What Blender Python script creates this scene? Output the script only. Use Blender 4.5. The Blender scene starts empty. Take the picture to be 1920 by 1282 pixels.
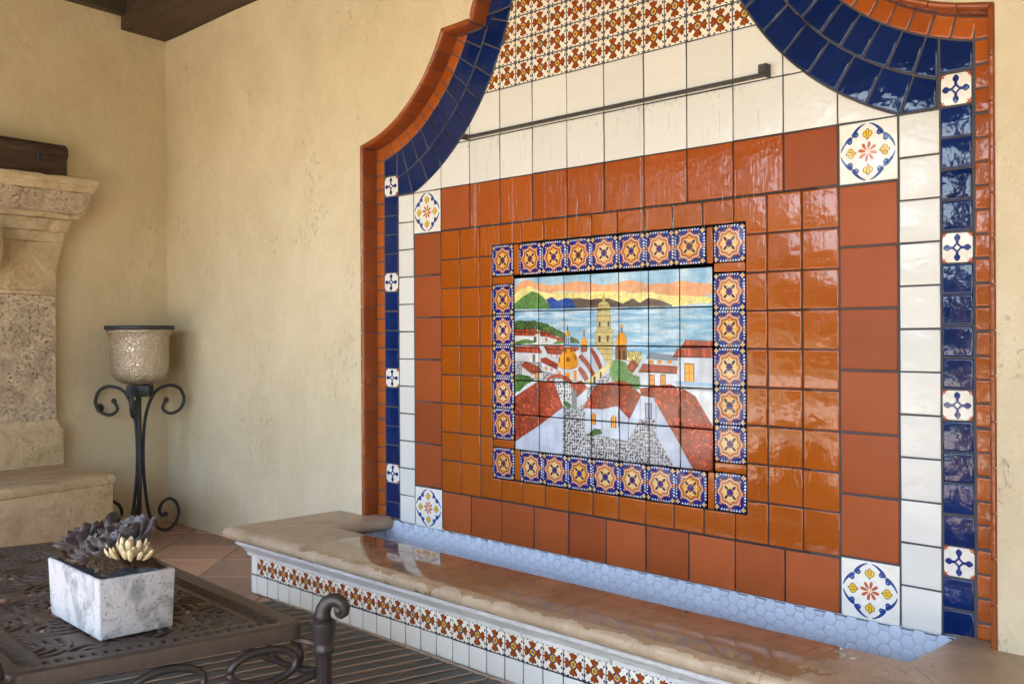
import bpy, bmesh, math, random
import numpy as np
from math import sin, cos, pi, radians as R
from mathutils import Vector, Matrix
from mathutils.geometry import tessellate_polygon
random.seed(7)
S = bpy.context.scene
C = S.collection
# ---------------------------------------------------------------- camera
cd = bpy.data.cameras.new('camera'); cam = bpy.data.objects.new('camera', cd); C.objects.link(cam)
cd.sensor_width = 36; cd.lens = 35.85; cd.shift_y = -0.01026; cd.clip_end = 400; cd.clip_start = 0.05
cam.matrix_world = Matrix.Translation((3.052, -3.55, 1.40)) @ Matrix.Rotation(R(45.888), 4, 'Z') @ Matrix.Rotation(R(90), 4, 'X') @ Matrix.Rotation(R(-0.297), 4, 'Z')
S.camera = cam
# ---------------------------------------------------------------- light
SUN_EL, SUN_AZ = 60, 196          # azimuth clockwise from +Y: the sun stands out beyond the open side of the patio
w = bpy.data.worlds.new('World'); S.world = w; w.use_nodes = True
nt = w.node_tree; bg = nt.nodes['Background']
sky = nt.nodes.new('ShaderNodeTexSky'); sky.sky_type = 'NISHITA'; sky.sun_disc = False
sky.sun_elevation = R(SUN_EL); sky.sun_rotation = R(SUN_AZ); sky.dust_density = 1.5
nt.links.new(sky.outputs[0], bg.inputs[0]); bg.inputs[1].default_value = 0.15
sl = bpy.data.lights.new('sun', 'SUN'); sl.energy = 4.2; sl.angle = R(0.5); sl.color = (1, .96, .86)
so = bpy.data.objects.new('sun', sl); C.objects.link(so)
sd = Vector((sin(R(SUN_AZ)) * cos(R(SUN_EL)), cos(R(SUN_AZ)) * cos(R(SUN_EL)), sin(R(SUN_EL))))
so.rotation_euler = (-sd).to_track_quat('-Z', 'Y').to_euler(); so.location = sd * 30
S.view_settings.view_transform = 'Standard'; S.view_settings.look = 'None'
S.view_settings.exposure = 3.60; S.view_settings.gamma = 1; S.view_settings.use_curve_mapping = False
S.render.engine = 'CYCLES'
S.cycles.max_bounces = 12; S.cycles.diffuse_bounces = 6; S.cycles.glossy_bounces = 5; S.cycles.transparent_max_bounces = 16
S.cycles.caustics_reflective = False; S.cycles.caustics_refractive = False

# ---------------------------------------------------------------- helpers
def tag(o, label=None, cat=None, group=None, kind=None):
    if label: o['label'] = label
    if cat: o['category'] = cat
    if group: o['group'] = group
    if kind: o['kind'] = kind
    return o
def empty(name, loc=(0, 0, 0), rz=0, label=None, cat=None, group=None):
    o = bpy.data.objects.new(name, None); C.objects.link(o); o.location = loc; o.rotation_euler = (0, 0, rz)
    o.empty_display_size = .1
    return tag(o, label, cat, group)
def mesh(name, vs, fs, mat=None, smooth=False, uv=None):
    me = bpy.data.meshes.new(name); me.from_pydata([tuple(v) for v in vs], [], fs)
    if uv is not None:
        l = me.uv_layers.new(name='UVMap')
        for lp in me.loops: l.data[lp.index].uv = uv[lp.vertex_index]
    if smooth: me.polygons.foreach_set('use_smooth', [True] * len(me.polygons))
    if mat: me.materials.append(mat)
    me.update(); return me
def link(name, me, parent=None, loc=(0, 0, 0), rot=(0, 0, 0), label=None):
    o = bpy.data.objects.new(name, me); C.objects.link(o); o.parent = parent; o.location = loc; o.rotation_euler = rot
    if label: o['label'] = label
    return o
def addbox(bm, a, b, m=None):
    vs = [bm.verts.new(v) for v in ((a[0],a[1],a[2]),(b[0],a[1],a[2]),(b[0],b[1],a[2]),(a[0],b[1],a[2]),(a[0],a[1],b[2]),(b[0],a[1],b[2]),(b[0],b[1],b[2]),(a[0],b[1],b[2]))]
    if m:
        for v in vs: v.co = m @ v.co
    for f in ((3,2,1,0),(4,5,6,7),(0,1,5,4),(1,2,6,5),(2,3,7,6),(3,0,4,7)): bm.faces.new([vs[i] for i in f])
    return vs
def bmo(name, bm, mat, parent=None, bevel=0, seg=2, smooth=True, loc=(0, 0, 0), rot=(0, 0, 0)):
    if bevel: bmesh.ops.bevel(bm, geom=list(bm.edges), offset=bevel, segments=seg, affect='EDGES', profile=.5)
    bmesh.ops.recalc_face_normals(bm, faces=bm.faces)
    me = bpy.data.meshes.new(name); bm.to_mesh(me); bm.free()
    if smooth: me.polygons.foreach_set('use_smooth', [True] * len(me.polygons))
    me.materials.append(mat)
    if smooth: me.set_sharp_from_angle(angle=R(38))
    return link(name, me, parent, loc, rot)
def tube(path, rad, n=10, flat=1.0, up=None):
    """verts, faces of a tube along path; rad is a number or one per point"""
    P = [Vector(p) for p in path]; vs = []; fs = []
    T = [(P[min(i + 1, len(P) - 1)] - P[max(i - 1, 0)]).normalized() for i in range(len(P))]
    u = Vector(up) if up else Vector((0, 0, 1))
    if abs(T[0].dot(u)) > .95 and not up: u = Vector((1, 0, 0))
    a = (u - T[0] * u.dot(T[0])).normalized()
    for i, p in enumerate(P):
        a = ((Vector(up) if up else a) - T[i] * (Vector(up) if up else a).dot(T[i])).normalized(); b = T[i].cross(a)
        r = rad[i] if hasattr(rad, '__len__') else rad
        for k in range(n):
            t = 2 * pi * k / n; vs.append(p + a * cos(t) * r * flat + b * sin(t) * r)
    for i in range(len(P) - 1):
        for k in range(n): fs.append((i*n+k, i*n+(k+1) % n, (i+1)*n+(k+1) % n, (i+1)*n+k))
    fs.append(tuple(range(n))[::-1]); fs.append(tuple(range((len(P)-1)*n, len(P)*n)))
    return vs, fs
def tubo(name, path, rad, mat, parent=None, n=10, flat=1.0, up=None):
    v, f = tube(path, rad, n, flat, up); return link(name, mesh(name, v, f, mat, True), parent)
def lathe(prof, n=40):
    vs = [(r * cos(2*pi*k/n), r * sin(2*pi*k/n), z) for r, z in prof for k in range(n)]
    fs = [(i*n+k, i*n+(k+1) % n, (i+1)*n+(k+1) % n, (i+1)*n+k) for i in range(len(prof)-1) for k in range(n)]
    return vs, fs

# ---------------------------------------------------------------- materials
class M:
    """small node builder"""
    def __init__(s, name):
        s.m = bpy.data.materials.new(name); s.m.use_nodes = True; s.t = s.m.node_tree; s.b = s.t.nodes['Principled BSDF']; s.out = s.t.nodes['Material Output']
        s._pos = None
    def n(s, typ, **k):
        nd = s.t.nodes.new('ShaderNode' + typ)
        for a, v in k.items(): setattr(nd, a, v)
        return nd
    def l(s, a, b): s.t.links.new(a, b)
    def put(s, sock, v):
        if isinstance(v, bpy.types.NodeSocket): s.l(v, sock)
        elif isinstance(v, tuple) and len(v) == 3 and sock.type == 'RGBA': sock.default_value = (*v, 1)
        else: sock.default_value = v
    def pos(s):
        if not s._pos: s._pos = s.n('NewGeometry').outputs['Position']
        return s._pos
    def scaled(s, v, sc, rot=(0, 0, 0)):
        mp = s.n('Mapping'); s.l(v, mp.inputs[0]); mp.inputs['Scale'].default_value = sc; mp.inputs['Rotation'].default_value = rot; return mp.outputs[0]
    def noise(s, scale, det=4, rough=.5, v=None, dist=0):
        nd = s.n('TexNoise'); s.l(v or s.pos(), nd.inputs['Vector']); nd.inputs['Scale'].default_value = scale
        nd.inputs['Detail'].default_value = det; nd.inputs['Roughness'].default_value = rough; nd.inputs['Distortion'].default_value = dist; return nd.outputs[0]
    def vor(s, scale, feature='F1', v=None, out=0):
        nd = s.n('TexVoronoi', feature=feature); s.l(v or s.pos(), nd.inputs['Vector']); nd.inputs['Scale'].default_value = scale; return nd.outputs[out]
    def ramp(s, f, *st):
        nd = s.n('ValToRGB'); e = nd.color_ramp.elements
        while len(e) < len(st): e.new(.5)
        for i, (p, c) in enumerate(st):
            e[i].position = p; e[i].color = (c, c, c, 1) if isinstance(c, (int, float)) else (*c, 1)
        s.l(f, nd.inputs[0]); return nd.outputs[0]
    def math(s, op, a, b=0, c=0):
        nd = s.n('Math', operation=op); s.put(nd.inputs[0], a); s.put(nd.inputs[1], b); s.put(nd.inputs[2], c); return nd.outputs[0]
    def mix(s, f, a, b, mode='MIX'):
        nd = s.n('Mix', data_type='RGBA', blend_type=mode); s.put(nd.inputs[0], f); s.put(nd.inputs[6], a); s.put(nd.inputs[7], b); return nd.outputs[2]
    def rnd(s): return s.n('ObjectInfo').outputs['Random']
    def sep(s, v=None):
        nd = s.n('SeparateXYZ'); s.l(v or s.pos(), nd.inputs[0]); return nd.outputs
    def comb(s, x, y, z):
        nd = s.n('CombineXYZ')
        for i, q in enumerate((x, y, z)): s.put(nd.inputs[i], q)
        return nd.outputs[0]
    def bump(s, h, d=.002, st=1, prev=None):
        nd = s.n('Bump'); nd.inputs['Strength'].default_value = st; nd.inputs['Distance'].default_value = d; s.l(h, nd.inputs['Height'])
        if prev: s.l(prev, nd.inputs['Normal'])
        return nd.outputs[0]
    def fin(s, col=None, rough=None, nrm=None, **k):
        if col is not None: s.put(s.b.inputs['Base Color'], col)
        if rough is not None: s.put(s.b.inputs['Roughness'], rough)
        if nrm: s.l(nrm, s.b.inputs['Normal'])
        for a, v in k.items(): s.put(s.b.inputs[a.replace('_', ' ')], v)
        return s.m

def glaze(name, dark, lite, rough=.09, wob=.0012, streak=0, img=None, ior=1.42, chips=True):
    m = M(name); r = m.rnd()
    off = m.n('VectorMath', operation='ADD'); m.l(m.pos(), off.inputs[0]); m.l(m.comb(m.math('MULTIPLY', r, 9.), 0, m.math('MULTIPLY', r, 5.)), off.inputs[1]); v = off.outputs[0]
    if img:
        t = m.n('TexImage'); t.image = img; t.interpolation = 'Cubic'; uv = m.n('UVMap'); m.l(uv.outputs[0], t.inputs[0]); col = t.outputs[0]
        col = m.mix(m.math('ADD', m.math('MULTIPLY', m.noise(30, 3, v=v), .14), m.math('MULTIPLY', r, .16)), col, (.48, .44, .38), 'MULTIPLY')
    else:
        f = m.math('ADD', m.math('MULTIPLY', r, .55), m.math('MULTIPLY', m.noise(9, 4, v=v), .5))
        if streak: f = m.math('ADD', f, m.math('MULTIPLY', m.math('SUBTRACT', m.noise(1, 5, v=m.scaled(v, (90, 90, 5))), .5), streak))
        col = m.mix(f, dark, lite)
        sp = m.ramp(m.noise(160, 2, v=v), (.70, 0), (.76, .5)); col = m.mix(m.math('MULTIPLY', sp, .25), col, tuple(c * .5 for c in dark))
    h = m.math('ADD', m.noise(11, 2, v=v), m.math('MULTIPLY', m.noise(42, 2, v=v), .22))
    if streak: h = m.math('ADD', h, m.math('MULTIPLY', m.noise(1, 3, v=m.scaled(v, (60, 60, 7))), .35 * streak))
    rr = m.math('ADD', rough, m.math('MULTIPLY', m.noise(25, 3, v=v), .06))
    nb = m.bump(h, wob * 4)
    return m.fin(col, rr, nb, IOR=ior)
def plaster(name, a=(.56, .465, .295), b=(.73, .64, .455)):
    m = M(name); p = m.pos()
    sc = m.scaled(p, (1, 1, .85))
    f = m.math('ADD', m.math('MULTIPLY', m.noise(1.6, 6, .6, sc, .6), .7), m.math('MULTIPLY', m.noise(7, 5, .6, sc, 1.2), .35))
    col = m.mix(m.ramp(f, (.25, 0), (.80, 1)), a, b)
    pit = m.ramp(m.noise(14, 6, .72, sc, 2.0), (.57, 0), (.66, 1)); patch = m.ramp(m.noise(1.9, 2, .5, p), (.52, 0), (.64, 1))
    pm = m.math('MULTIPLY', pit, patch)
    col = m.mix(m.math('MULTIPLY', pm, .32), col, tuple(c * .62 for c in a))
    col = m.mix(m.math('MULTIPLY', m.ramp(m.noise(3.1, 5, .6, m.scaled(p, (1, 1, .7)), 1.8), (.50, 0), (.70, 1)), .24), col, (.74, .66, .52))
    h = m.math('ADD', m.noise(3, 6, .65, sc, 1), m.math('MULTIPLY', m.noise(26, 5, .65, p, 1.4), .30))
    h = m.math('SUBTRACT', h, m.math('MULTIPLY', pm, .20))
    return m.fin(col, .82, m.bump(h, .011))
def stone(name, a, b, c, pits=1., rough=.8, scale=1., wet=False):
    m = M(name); p = m.pos()
    f = m.noise(3.2 * scale, 7, .65, p, 1.2); col = m.mix(m.ramp(f, (.36, 0), (.62, 1)), a, b)
    vein = m.ramp(m.noise(2.2 * scale, 8, .6, m.scaled(p, (1, 1, 2.4)), 3.5), (.44, 0), (.5, 1), (.56, 0)); col = m.mix(m.math('MULTIPLY', vein, .5), col, c)
    pit = m.ramp(m.noise(38 * scale, 6, .75, p, .6), (.56, 0), (.64, 1)); pm = m.math('MULTIPLY', pit, m.ramp(m.noise(4 * scale, 3, .5, p), (.4, .25), (.6, 1)))
    col = m.mix(m.math('MULTIPLY', pm, .65 * pits), col, tuple(q * .42 for q in c))
    h = m.math('SUBTRACT', m.math('MULTIPLY', m.noise(20 * scale, 6, .65), .5), m.math('MULTIPLY', pm, .6 * pits))
    rr = rough
    if wet:   # water that splashes out of the pool lies in a film on the front of the ledge
        x, y, z = m.sep(); n1 = m.math('MULTIPLY', m.math('SUBTRACT', m.noise(9, 4, .6), .5), .12)
        w1 = m.math('GREATER_THAN', m.math('ADD', x, m.math('MULTIPLY', n1, 1.4)), -1.27)
        w2 = m.math('GREATER_THAN', m.math('ADD', y, m.math('MULTIPLY', n1, .7)), -.812)
        w3 = m.math('LESS_THAN', m.math('ADD', x, m.math('MULTIPLY', n1, 4)), 1.42)
        wm = m.math('MULTIPLY', m.math('MULTIPLY', w1, w2), w3)
        col = m.mix(wm, col, m.mix(.55, col, (.62, .45, .30), 'MULTIPLY'))
        rr = m.math('SUBTRACT', .42, m.math('MULTIPLY', wm, .39))
        b1 = m.n('Bump'); b1.inputs['Distance'].default_value = .0022; m.l(h, b1.inputs['Height']); m.l(m.math('SUBTRACT', 1, m.math('MULTIPLY', wm, .985)), b1.inputs['Strength'])
        b2 = m.n('Bump'); b2.inputs['Distance'].default_value = .0004; m.l(m.noise(22, 3), b2.inputs['Height']); m.l(b1.outputs[0], b2.inputs['Normal'])
        m.fin(col, rr, b2.outputs[0]); m.put(m.b.inputs['IOR'], m.math('ADD', 1.5, m.math('MULTIPLY', wm, .30)))
        return m.m
    return m.fin(col, rr, m.bump(h, .006 * (1 + pits)))
def metal(name, col=(.055, .04, .032), rough=.42):
    m = M(name); f = m.noise(40, 5, .6); c = m.mix(f, tuple(q * .7 for q in col), tuple(q * 1.5 for q in col))
    return m.fin(c, m.math('ADD', rough, m.math('MULTIPLY', f, .15)), m.bump(m.noise(110, 4, .6), .0012), Metallic=.35)
def wood(name, a=(.030, .018, .010), b=(.085, .052, .028), axis=0):
    m = M(name); sc = [14, 14, 14]; sc[axis] = 1.1
    f = m.noise(1, 7, .65, m.scaled(m.pos(), tuple(sc)), 1.2); c = m.mix(m.ramp(f, (.3, 0), (.7, 1)), a, b)
    return m.fin(c, .75, m.bump(f, .012))
def water_mat(name, tint=(.93, .97, 1), wav=.0006):
    m = M(name); m.t.nodes.remove(m.b)
    t = m.n('BsdfTransparent'); t.inputs[0].default_value = (*tint, 1); g = m.n('BsdfGlossy'); g.inputs['Roughness'].default_value = .02
    b = m.bump(m.noise(26, 3), wav); m.l(b, g.inputs['Normal']); fr = m.n('Fresnel'); fr.inputs[0].default_value = 1.4; m.l(b, fr.inputs['Normal'])
    x = m.n('MixShader'); m.l(fr.outputs[0], x.inputs[0]); m.l(t.outputs[0], x.inputs[1]); m.l(g.outputs[0], x.inputs[2]); m.l(x.outputs[0], m.out.inputs[0]); return m.m
# ---------------------------------------------------------------- glazed decorations, painted in numpy (nothing is loaded from disk)
rs = np.random.RandomState(3)
def vnoise(w, h, cx, cy, oct=4, seed=0):
    r = np.random.RandomState(seed); out = np.zeros((h, w)); amp = 1; tot = 0
    for o in range(oct):
        nx, ny = int(cx * 2 ** o) + 2, int(cy * 2 ** o) + 2; g = r.rand(ny, nx)
        x = np.linspace(0, nx - 1.001, w); y = np.linspace(0, ny - 1.001, h); xi = x.astype(int); yi = y.astype(int)
        fx = x - xi; fy = (y - yi)[:, None]; fx = fx * fx * (3 - 2 * fx); fy = fy * fy * (3 - 2 * fy)
        a = g[np.ix_(yi, xi)] * (1 - fx) + g[np.ix_(yi, xi + 1)] * fx; b = g[np.ix_(yi + 1, xi)] * (1 - fx) + g[np.ix_(yi + 1, xi + 1)] * fx
        out += amp * (a * (1 - fy) + b * fy); tot += amp; amp *= .55
    return out / tot
def to_img(name, a):
    h, w_ = a.shape[:2]; im = bpy.data.images.new(name, w_, h); px = np.ones((h, w_, 4), np.float32)
    px[..., :3] = np.clip(a[::-1] / 255., 0, 1); im.pixels.foreach_set(px.ravel()); im.pack(); return im
def inpoly(pts, X_, Y_):
    m = np.zeros(X_.shape, bool); n = len(pts)
    for i in range(n):
        x0, y0 = pts[i]; x1, y1 = pts[(i + 1) % n]
        if y0 == y1: continue
        m ^= ((y0 > Y_) != (y1 > Y_)) & (X_ < (x1 - x0) * (Y_ - y0) / (y1 - y0) + x0)
    return m
def smpoly(pts, n=1):
    for _ in range(n):
        q = []
        for i in range(len(pts)):
            a = pts[i]; b = pts[(i + 1) % len(pts)]
            q += [(a[0] * .75 + b[0] * .25, a[1] * .75 + b[1] * .25), (a[0] * .25 + b[0] * .75, a[1] * .25 + b[1] * .75)]
        pts = q
    return pts
MUR=[('sky',(150,195,225),[(-45,-72),(1032,-31),(1031,224),(-46,199)]),
('cloud',(244,178,130),[(1,51),(58,19),(143,28),(215,56),(282,50),(374,31),(437,53),(498,70),(567,65),(642,42),(715,68),(855,66),(1006,79),(1005,149),(855,139),(770,121),(714,103),(641,116),(571,108),(498,107),(428,97),(346,107),(281,93),(215,95),(142,74),(88,47),(-9,102)]),
('wash',(250,232,150),[(-9,96),(88,47),(142,77),(215,95),(346,110),(428,99),(571,110),(641,117),(714,103),(770,123),(855,137),(1005,148),(1005,195),(-10,185)]),
('leaf',(95,150,75),[(-10,184),(-6,158),(57,108),(108,82),(142,92),(176,122),(218,186)]),
('bluehill',(35,70,150),[(186,132),(220,119),(253,141),(300,127),(328,132),(353,185),(216,186)]),
('bluehill',(98,78,70),[(328,132),(373,130),(427,142),(463,137),(524,138),(570,158),(591,169),(641,142),(675,167),(714,142),(770,156),(824,182),(825,189),(353,185)]),
('sea',(128,180,215),[(-15,182),(1005,191),(1003,614),(-17,669)]),
('bush',(70,105,50),[(-10,258),(57,241),(136,247),(204,282),(280,311),(294,330),(363,358),(372,386),(280,368),(136,340),(-10,310)]),
('wall',(232,232,230),[(-10,325),(136,301),(209,330),(289,349),(291,389),(-11,390)]),
('roof0',(184,80,52),[(-10,302),(126,296),(146,320),(116,338),(-10,336)]),
('roof0',(184,80,52),[(146,311),(209,316),(211,345),(156,340)]),
('roof0',(184,80,52),[(209,330),(242,335),(244,356),(209,349)]),
('roof0',(184,80,52),[(242,344),(285,347),(286,368),(247,364)]),
('dark',(90,80,75),[(116,340),(132,342),(132,374),(116,374)]),
('dark',(150,110,70),[(183,347),(194,349),(194,369),(183,367)]),
('bush',(95,140,70),[(-5,370),(66,354),(116,369),(128,385),(-6,386)]),
('bush',(95,140,70),[(215,384),(237,373),(280,368),(287,389)]),
('wall',(222,226,232),[(-11,390),(294,387),(522,458),(705,419),(853,417),(1004,415),(1002,1021),(-14,1019)]),
('sea',(128,180,215),[(522,385),(1004,373),(1004,415),(849,438),(705,454),(607,456),(522,458)]),
('stone',(205,205,208),[(-11,474),(155,466),(251,550),(251,578),(154,592),(-12,589)]),
('wall',(225,228,234),[(-11,429),(151,433),(155,490),(-11,484)]),
('roof0',(184,80,52),[(-11,400),(144,394),(162,427),(160,437),(-11,433)]),
('dark',(140,105,75),[(108,442),(124,444),(123,486),(108,484)]),
('roof0',(184,80,52),[(173,396),(282,393),(282,442),(194,438)]),
('wall',(225,228,234),[(194,438),(270,442),(251,464),(199,465)]),
('dark',(220,120,40),[(211,444),(221,443),(221,457),(211,457)]),
('dark',(220,120,40),[(242,445),(251,445),(251,458),(242,458)]),
('wall',(225,228,234),[(160,487),(249,526),(251,555),(157,536)]),
('roof0',(185,70,42),[(155,466),(184,458),(253,494),(248,527),(160,487)]),
('dark',(225,130,40),[(179,509),(191,513),(191,531),(179,527)]),
('dark',(225,130,40),[(211,518),(222,521),(222,537),(211,534)]),
('wall',(228,230,235),[(43,513),(105,555),(125,525),(169,545),(169,584),(45,575)]),
('roof0',(184,80,52),[(65,483),(135,510),(169,545),(105,557),(39,510)]),
('arch',(240,150,30),[(123,579),(123,556),(133,546),(143,556),(143,580)]),
('wall',(228,230,236),[(251,513),(362,510),(360,588),(251,564)]),
('dark',(240,150,35),[(254,532),(268,532),(268,554),(254,552)]),
('dark',(240,150,35),[(293,541),(318,540),(318,580),(293,572)]),
('dark',(240,150,35),[(340,528),(355,525),(355,582),(340,582)]),
('roof0',(184,80,52),[(280,401),(363,398),(367,413),(345,424),(280,425)]),
('dome',(248,165,25),[(251,513),(254,473),(275,427),(308,404),(345,422),(361,463),(362,513),(307,527)]),
('spot',(165,90,20),[(298,463),(308,453),(318,462),(318,474),(307,483),(298,474)]),
('spot',(165,90,20),[(257,454),(264,462),(264,483),(257,490)]),
('spot',(165,90,20),[(337,443),(346,441),(355,462),(348,471)]),
('spot',(165,90,20),[(289,425),(297,414),(302,425),(296,434)]),
('spot',(165,90,20),[(319,420),(326,413),(330,424),(324,430)]),
('wall',(165,190,225),[(292,338),(321,338),(321,393),(292,393)]),
('dark',(50,70,110),[(299,349),(303,349),(302,387),(299,387)]),
('dark',(50,70,110),[(310,349),(314,349),(313,387),(310,387)]),
('dome',(248,165,25),[(291,339),(295,319),(306,309),(318,317),(323,338)]),
('spot',(60,80,120),[(303,309),(305,281),(309,281),(311,309)]),
('vault',(205,212,226),[(363,452),(408,407),(453,400),(488,427),(506,469),(510,490),(434,580),(400,591),(366,546)]),
('band',(165,72,45),[(424,412),(437,403),(470,450),(489,505),(474,521),(452,469)]),
('band',(165,72,45),[(363,452),(381,435),(417,479),(452,542),(436,557),(408,507)]),
('band',(165,72,45),[(362,522),(373,503),(399,530),(418,570),(400,586),(380,554)]),
('dome',(248,165,25),[(376,392),(379,358),(395,338),(411,358),(414,392)]),
('spot',(120,130,160),[(390,340),(392,304),(400,304),(400,340)]),
('spot',(240,160,30),[(390,312),(396,301),(402,312),(396,319)]),
('dark',(150,85,45),[(376,393),(414,393),(410,423),(376,428)]),
('wash2',(238,222,140),[(394,599),(452,542),(522,485),(544,489),(487,550),(434,594)]),
('wall',(215,220,230),[(434,594),(487,550),(544,492),(546,525),(476,606)]),
('dark',(60,60,75),[(443,558),(454,557),(453,593),(443,594)]),
('dark',(60,60,75),[(477,532),(485,530),(485,564),(476,565)]),
('stone',(200,202,208),[(483,564),(526,531),(528,585),(473,643),(407,693),(412,618),(452,598)]),
('tower',(222,200,130),[(470,409),(541,408),(541,485),(524,485),(500,468)]),
('tower',(222,200,130),[(453,317),(460,301),(538,299),(544,305),(542,408),(466,409),(453,390)]),
('tower',(222,200,130),[(460,229),(532,227),(533,302),(462,305)]),
('tower',(222,200,130),[(466,200),(527,196),(528,227),(467,231)]),
('dark',(60,55,60),[(473,262),(480,260),(480,288),(472,290)]),
('dark',(60,55,60),[(517,260),(525,258),(525,285),(517,287)]),
('dark',(60,55,60),[(470,338),(481,336),(481,371),(470,373)]),
('dark',(60,55,60),[(512,336),(523,334),(522,367),(512,369)]),
('spot',(235,235,240),[(490,276),(494,268),(499,265),(505,269),(506,277),(504,284),(498,287),(493,284)]),
('spot',(60,60,70),[(497,269),(499,269),(499,277),(504,279),(503,280),(497,279)]),
('tower',(205,185,115),[(462,187),(468,170),(478,156),(498,150),(517,158),(527,172),(530,187),(528,196),(464,200)]),
('spot',(200,180,110),[(489,151),(491,134),(496,119),(497,107),(499,119),(505,134),(505,152)]),
('dark',(140,88,50),[(554,391),(611,389),(611,467),(554,462)]),
('dark',(80,50,40),[(569,421),(575,412),(580,421),(580,461),(569,462)]),
('dark',(80,50,40),[(592,421),(598,412),(604,420),(604,463),(592,464)]),
('dome',(250,165,25),[(555,390),(561,344),(574,324),(586,316),(599,324),(610,344),(613,388)]),
('spot',(120,150,190),[(580,318),(581,293),(593,293),(594,318)]),
('spot',(245,165,35),[(580,289),(583,279),(587,275),(592,279),(596,289),(587,295)]),
('ytile',(225,205,120),[(611,419),(682,419),(681,455),(666,495),(611,467)]),
('roof0',(175,70,45),[(638,458),(669,490),(636,536),(609,501)]),
('wall',(220,226,234),[(713,458),(829,462),(829,490),(711,485)]),
('gray',(140,150,170),[(715,428),(729,425),(849,438),(849,461),(701,454)]),
('dark',(225,140,50),[(719,463),(739,464),(739,481),(719,480)]),
('dark',(225,140,50),[(756,462),(776,463),(776,480),(756,479)]),
('dark',(225,140,50),[(802,461),(821,462),(821,479),(802,478)]),
('wall',(222,228,238),[(668,526),(847,528),(846,597),(668,598)]),
('roof0',(184,80,52),[(689,481),(848,490),(845,528),(664,526)]),
('win',(240,165,50),[(719,535),(744,537),(744,596),(719,594)]),
('win',(240,165,50),[(769,534),(794,535),(793,594),(768,592)]),
('wall',(218,224,236),[(853,442),(1004,439),(1003,605),(851,601)]),
('roof0',(184,80,52),[(884,357),(1005,363),(1004,402),(858,401)]),
('roof0',(184,80,52),[(846,404),(1004,398),(1004,446),(824,445)]),
('win',(240,175,60),[(878,473),(921,475),(921,569),(878,566)]),
('wash2',(150,190,225),[(836,565),(1004,568),(1004,587),(837,580)]),
('bush',(105,160,85),[(529,481),(556,465),(607,470),(609,501),(635,536),(664,535),(678,570),(676,614),(622,608),(556,579),(526,581)]),
('wall',(232,234,238),[(852,601),(1003,605),(1003,780),(920,635)]),
('wall',(215,222,238),[(675,645),(745,645),(748,763),(674,771)]),
('dark',(115,125,150),[(697,683),(729,683),(729,764),(697,767)]),
('dark',(180,190,210),[(704,690),(712,689),(711,760),(703,760)]),
('dark',(180,190,210),[(717,689),(724,689),(723,759),(716,759)]),
('roof1',(184,80,52),[(672,610),(814,581),(845,597),(744,656),(680,647)]),
('stone',(205,206,210),[(269,725),(343,748),(393,710),(407,683),(415,868),(614,890),(671,772),(745,766),(755,854),(832,1001),(249,999)]),
('bush',(95,140,70),[(278,696),(320,696),(326,735),(278,722)]),
('stone',(235,235,235),[(189,591),(215,565),(260,559),(307,578),(339,622),(325,693),(278,693)]),
('band',(184,80,52),[(186,583),(215,558),(260,548),(307,565),(346,605),(336,627),(303,590),(255,571),(214,576),(198,595)]),
('wall',(220,226,236),[(352,676),(412,623),(408,693),(357,733),(345,717)]),
('roof1',(184,80,52),[(339,598),(380,581),(412,618),(354,675),(330,646)]),
('gray',(150,150,155),[(327,641),(336,633),(353,640),(354,748),(328,735)]),
('bush',(70,110,50),[(-17,569),(95,560),(113,589),(54,641),(-18,694)]),
('wall',(205,215,235),[(-14,964),(153,840),(280,729),(277,996),(-14,1004)]),
('roof2',(184,80,52),[(-12,701),(135,598),(227,587),(281,734),(153,840),(-19,969)]),
('wall',(212,222,238),[(398,731),(486,727),(559,708),(568,714),(622,773),(676,658),(671,772),(616,891),(485,877),(395,868)]),
('line',(40,40,50),[(485,729),(487,729),(486,876),(484,877)]),
('line',(40,40,50),[(616,773),(618,773),(617,890),(615,891)]),
('line',(40,40,50),[(568,714),(569,714),(569,818),(567,818)]),
('arch',(240,140,25),[(430,816),(430,765),(442,751),(453,763),(453,817)]),
('arch',(240,140,25),[(530,824),(531,771),(544,757),(558,769),(558,826)]),
('bush',(65,100,50),[(395,877),(424,851),(455,842),(485,848),(485,877)]),
('roof2',(184,80,52),[(443,615),(487,596),(566,574),(569,710),(559,708),(486,731),(385,733),(414,683)]),
('roof1',(184,80,52),[(566,574),(606,577),(680,642),(622,775),(568,711)]),
('wall',(205,215,235),[(748,693),(810,788),(914,994),(828,994),(752,854)]),
('roof1',(184,80,52),[(739,663),(814,579),(856,613),(1002,937),(1002,1008),(914,999),(851,872),(806,788)]),
('roof2',(184,80,52),[(849,597),(883,608),(926,637),(1003,788),(1002,942),(856,622)])]
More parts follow.
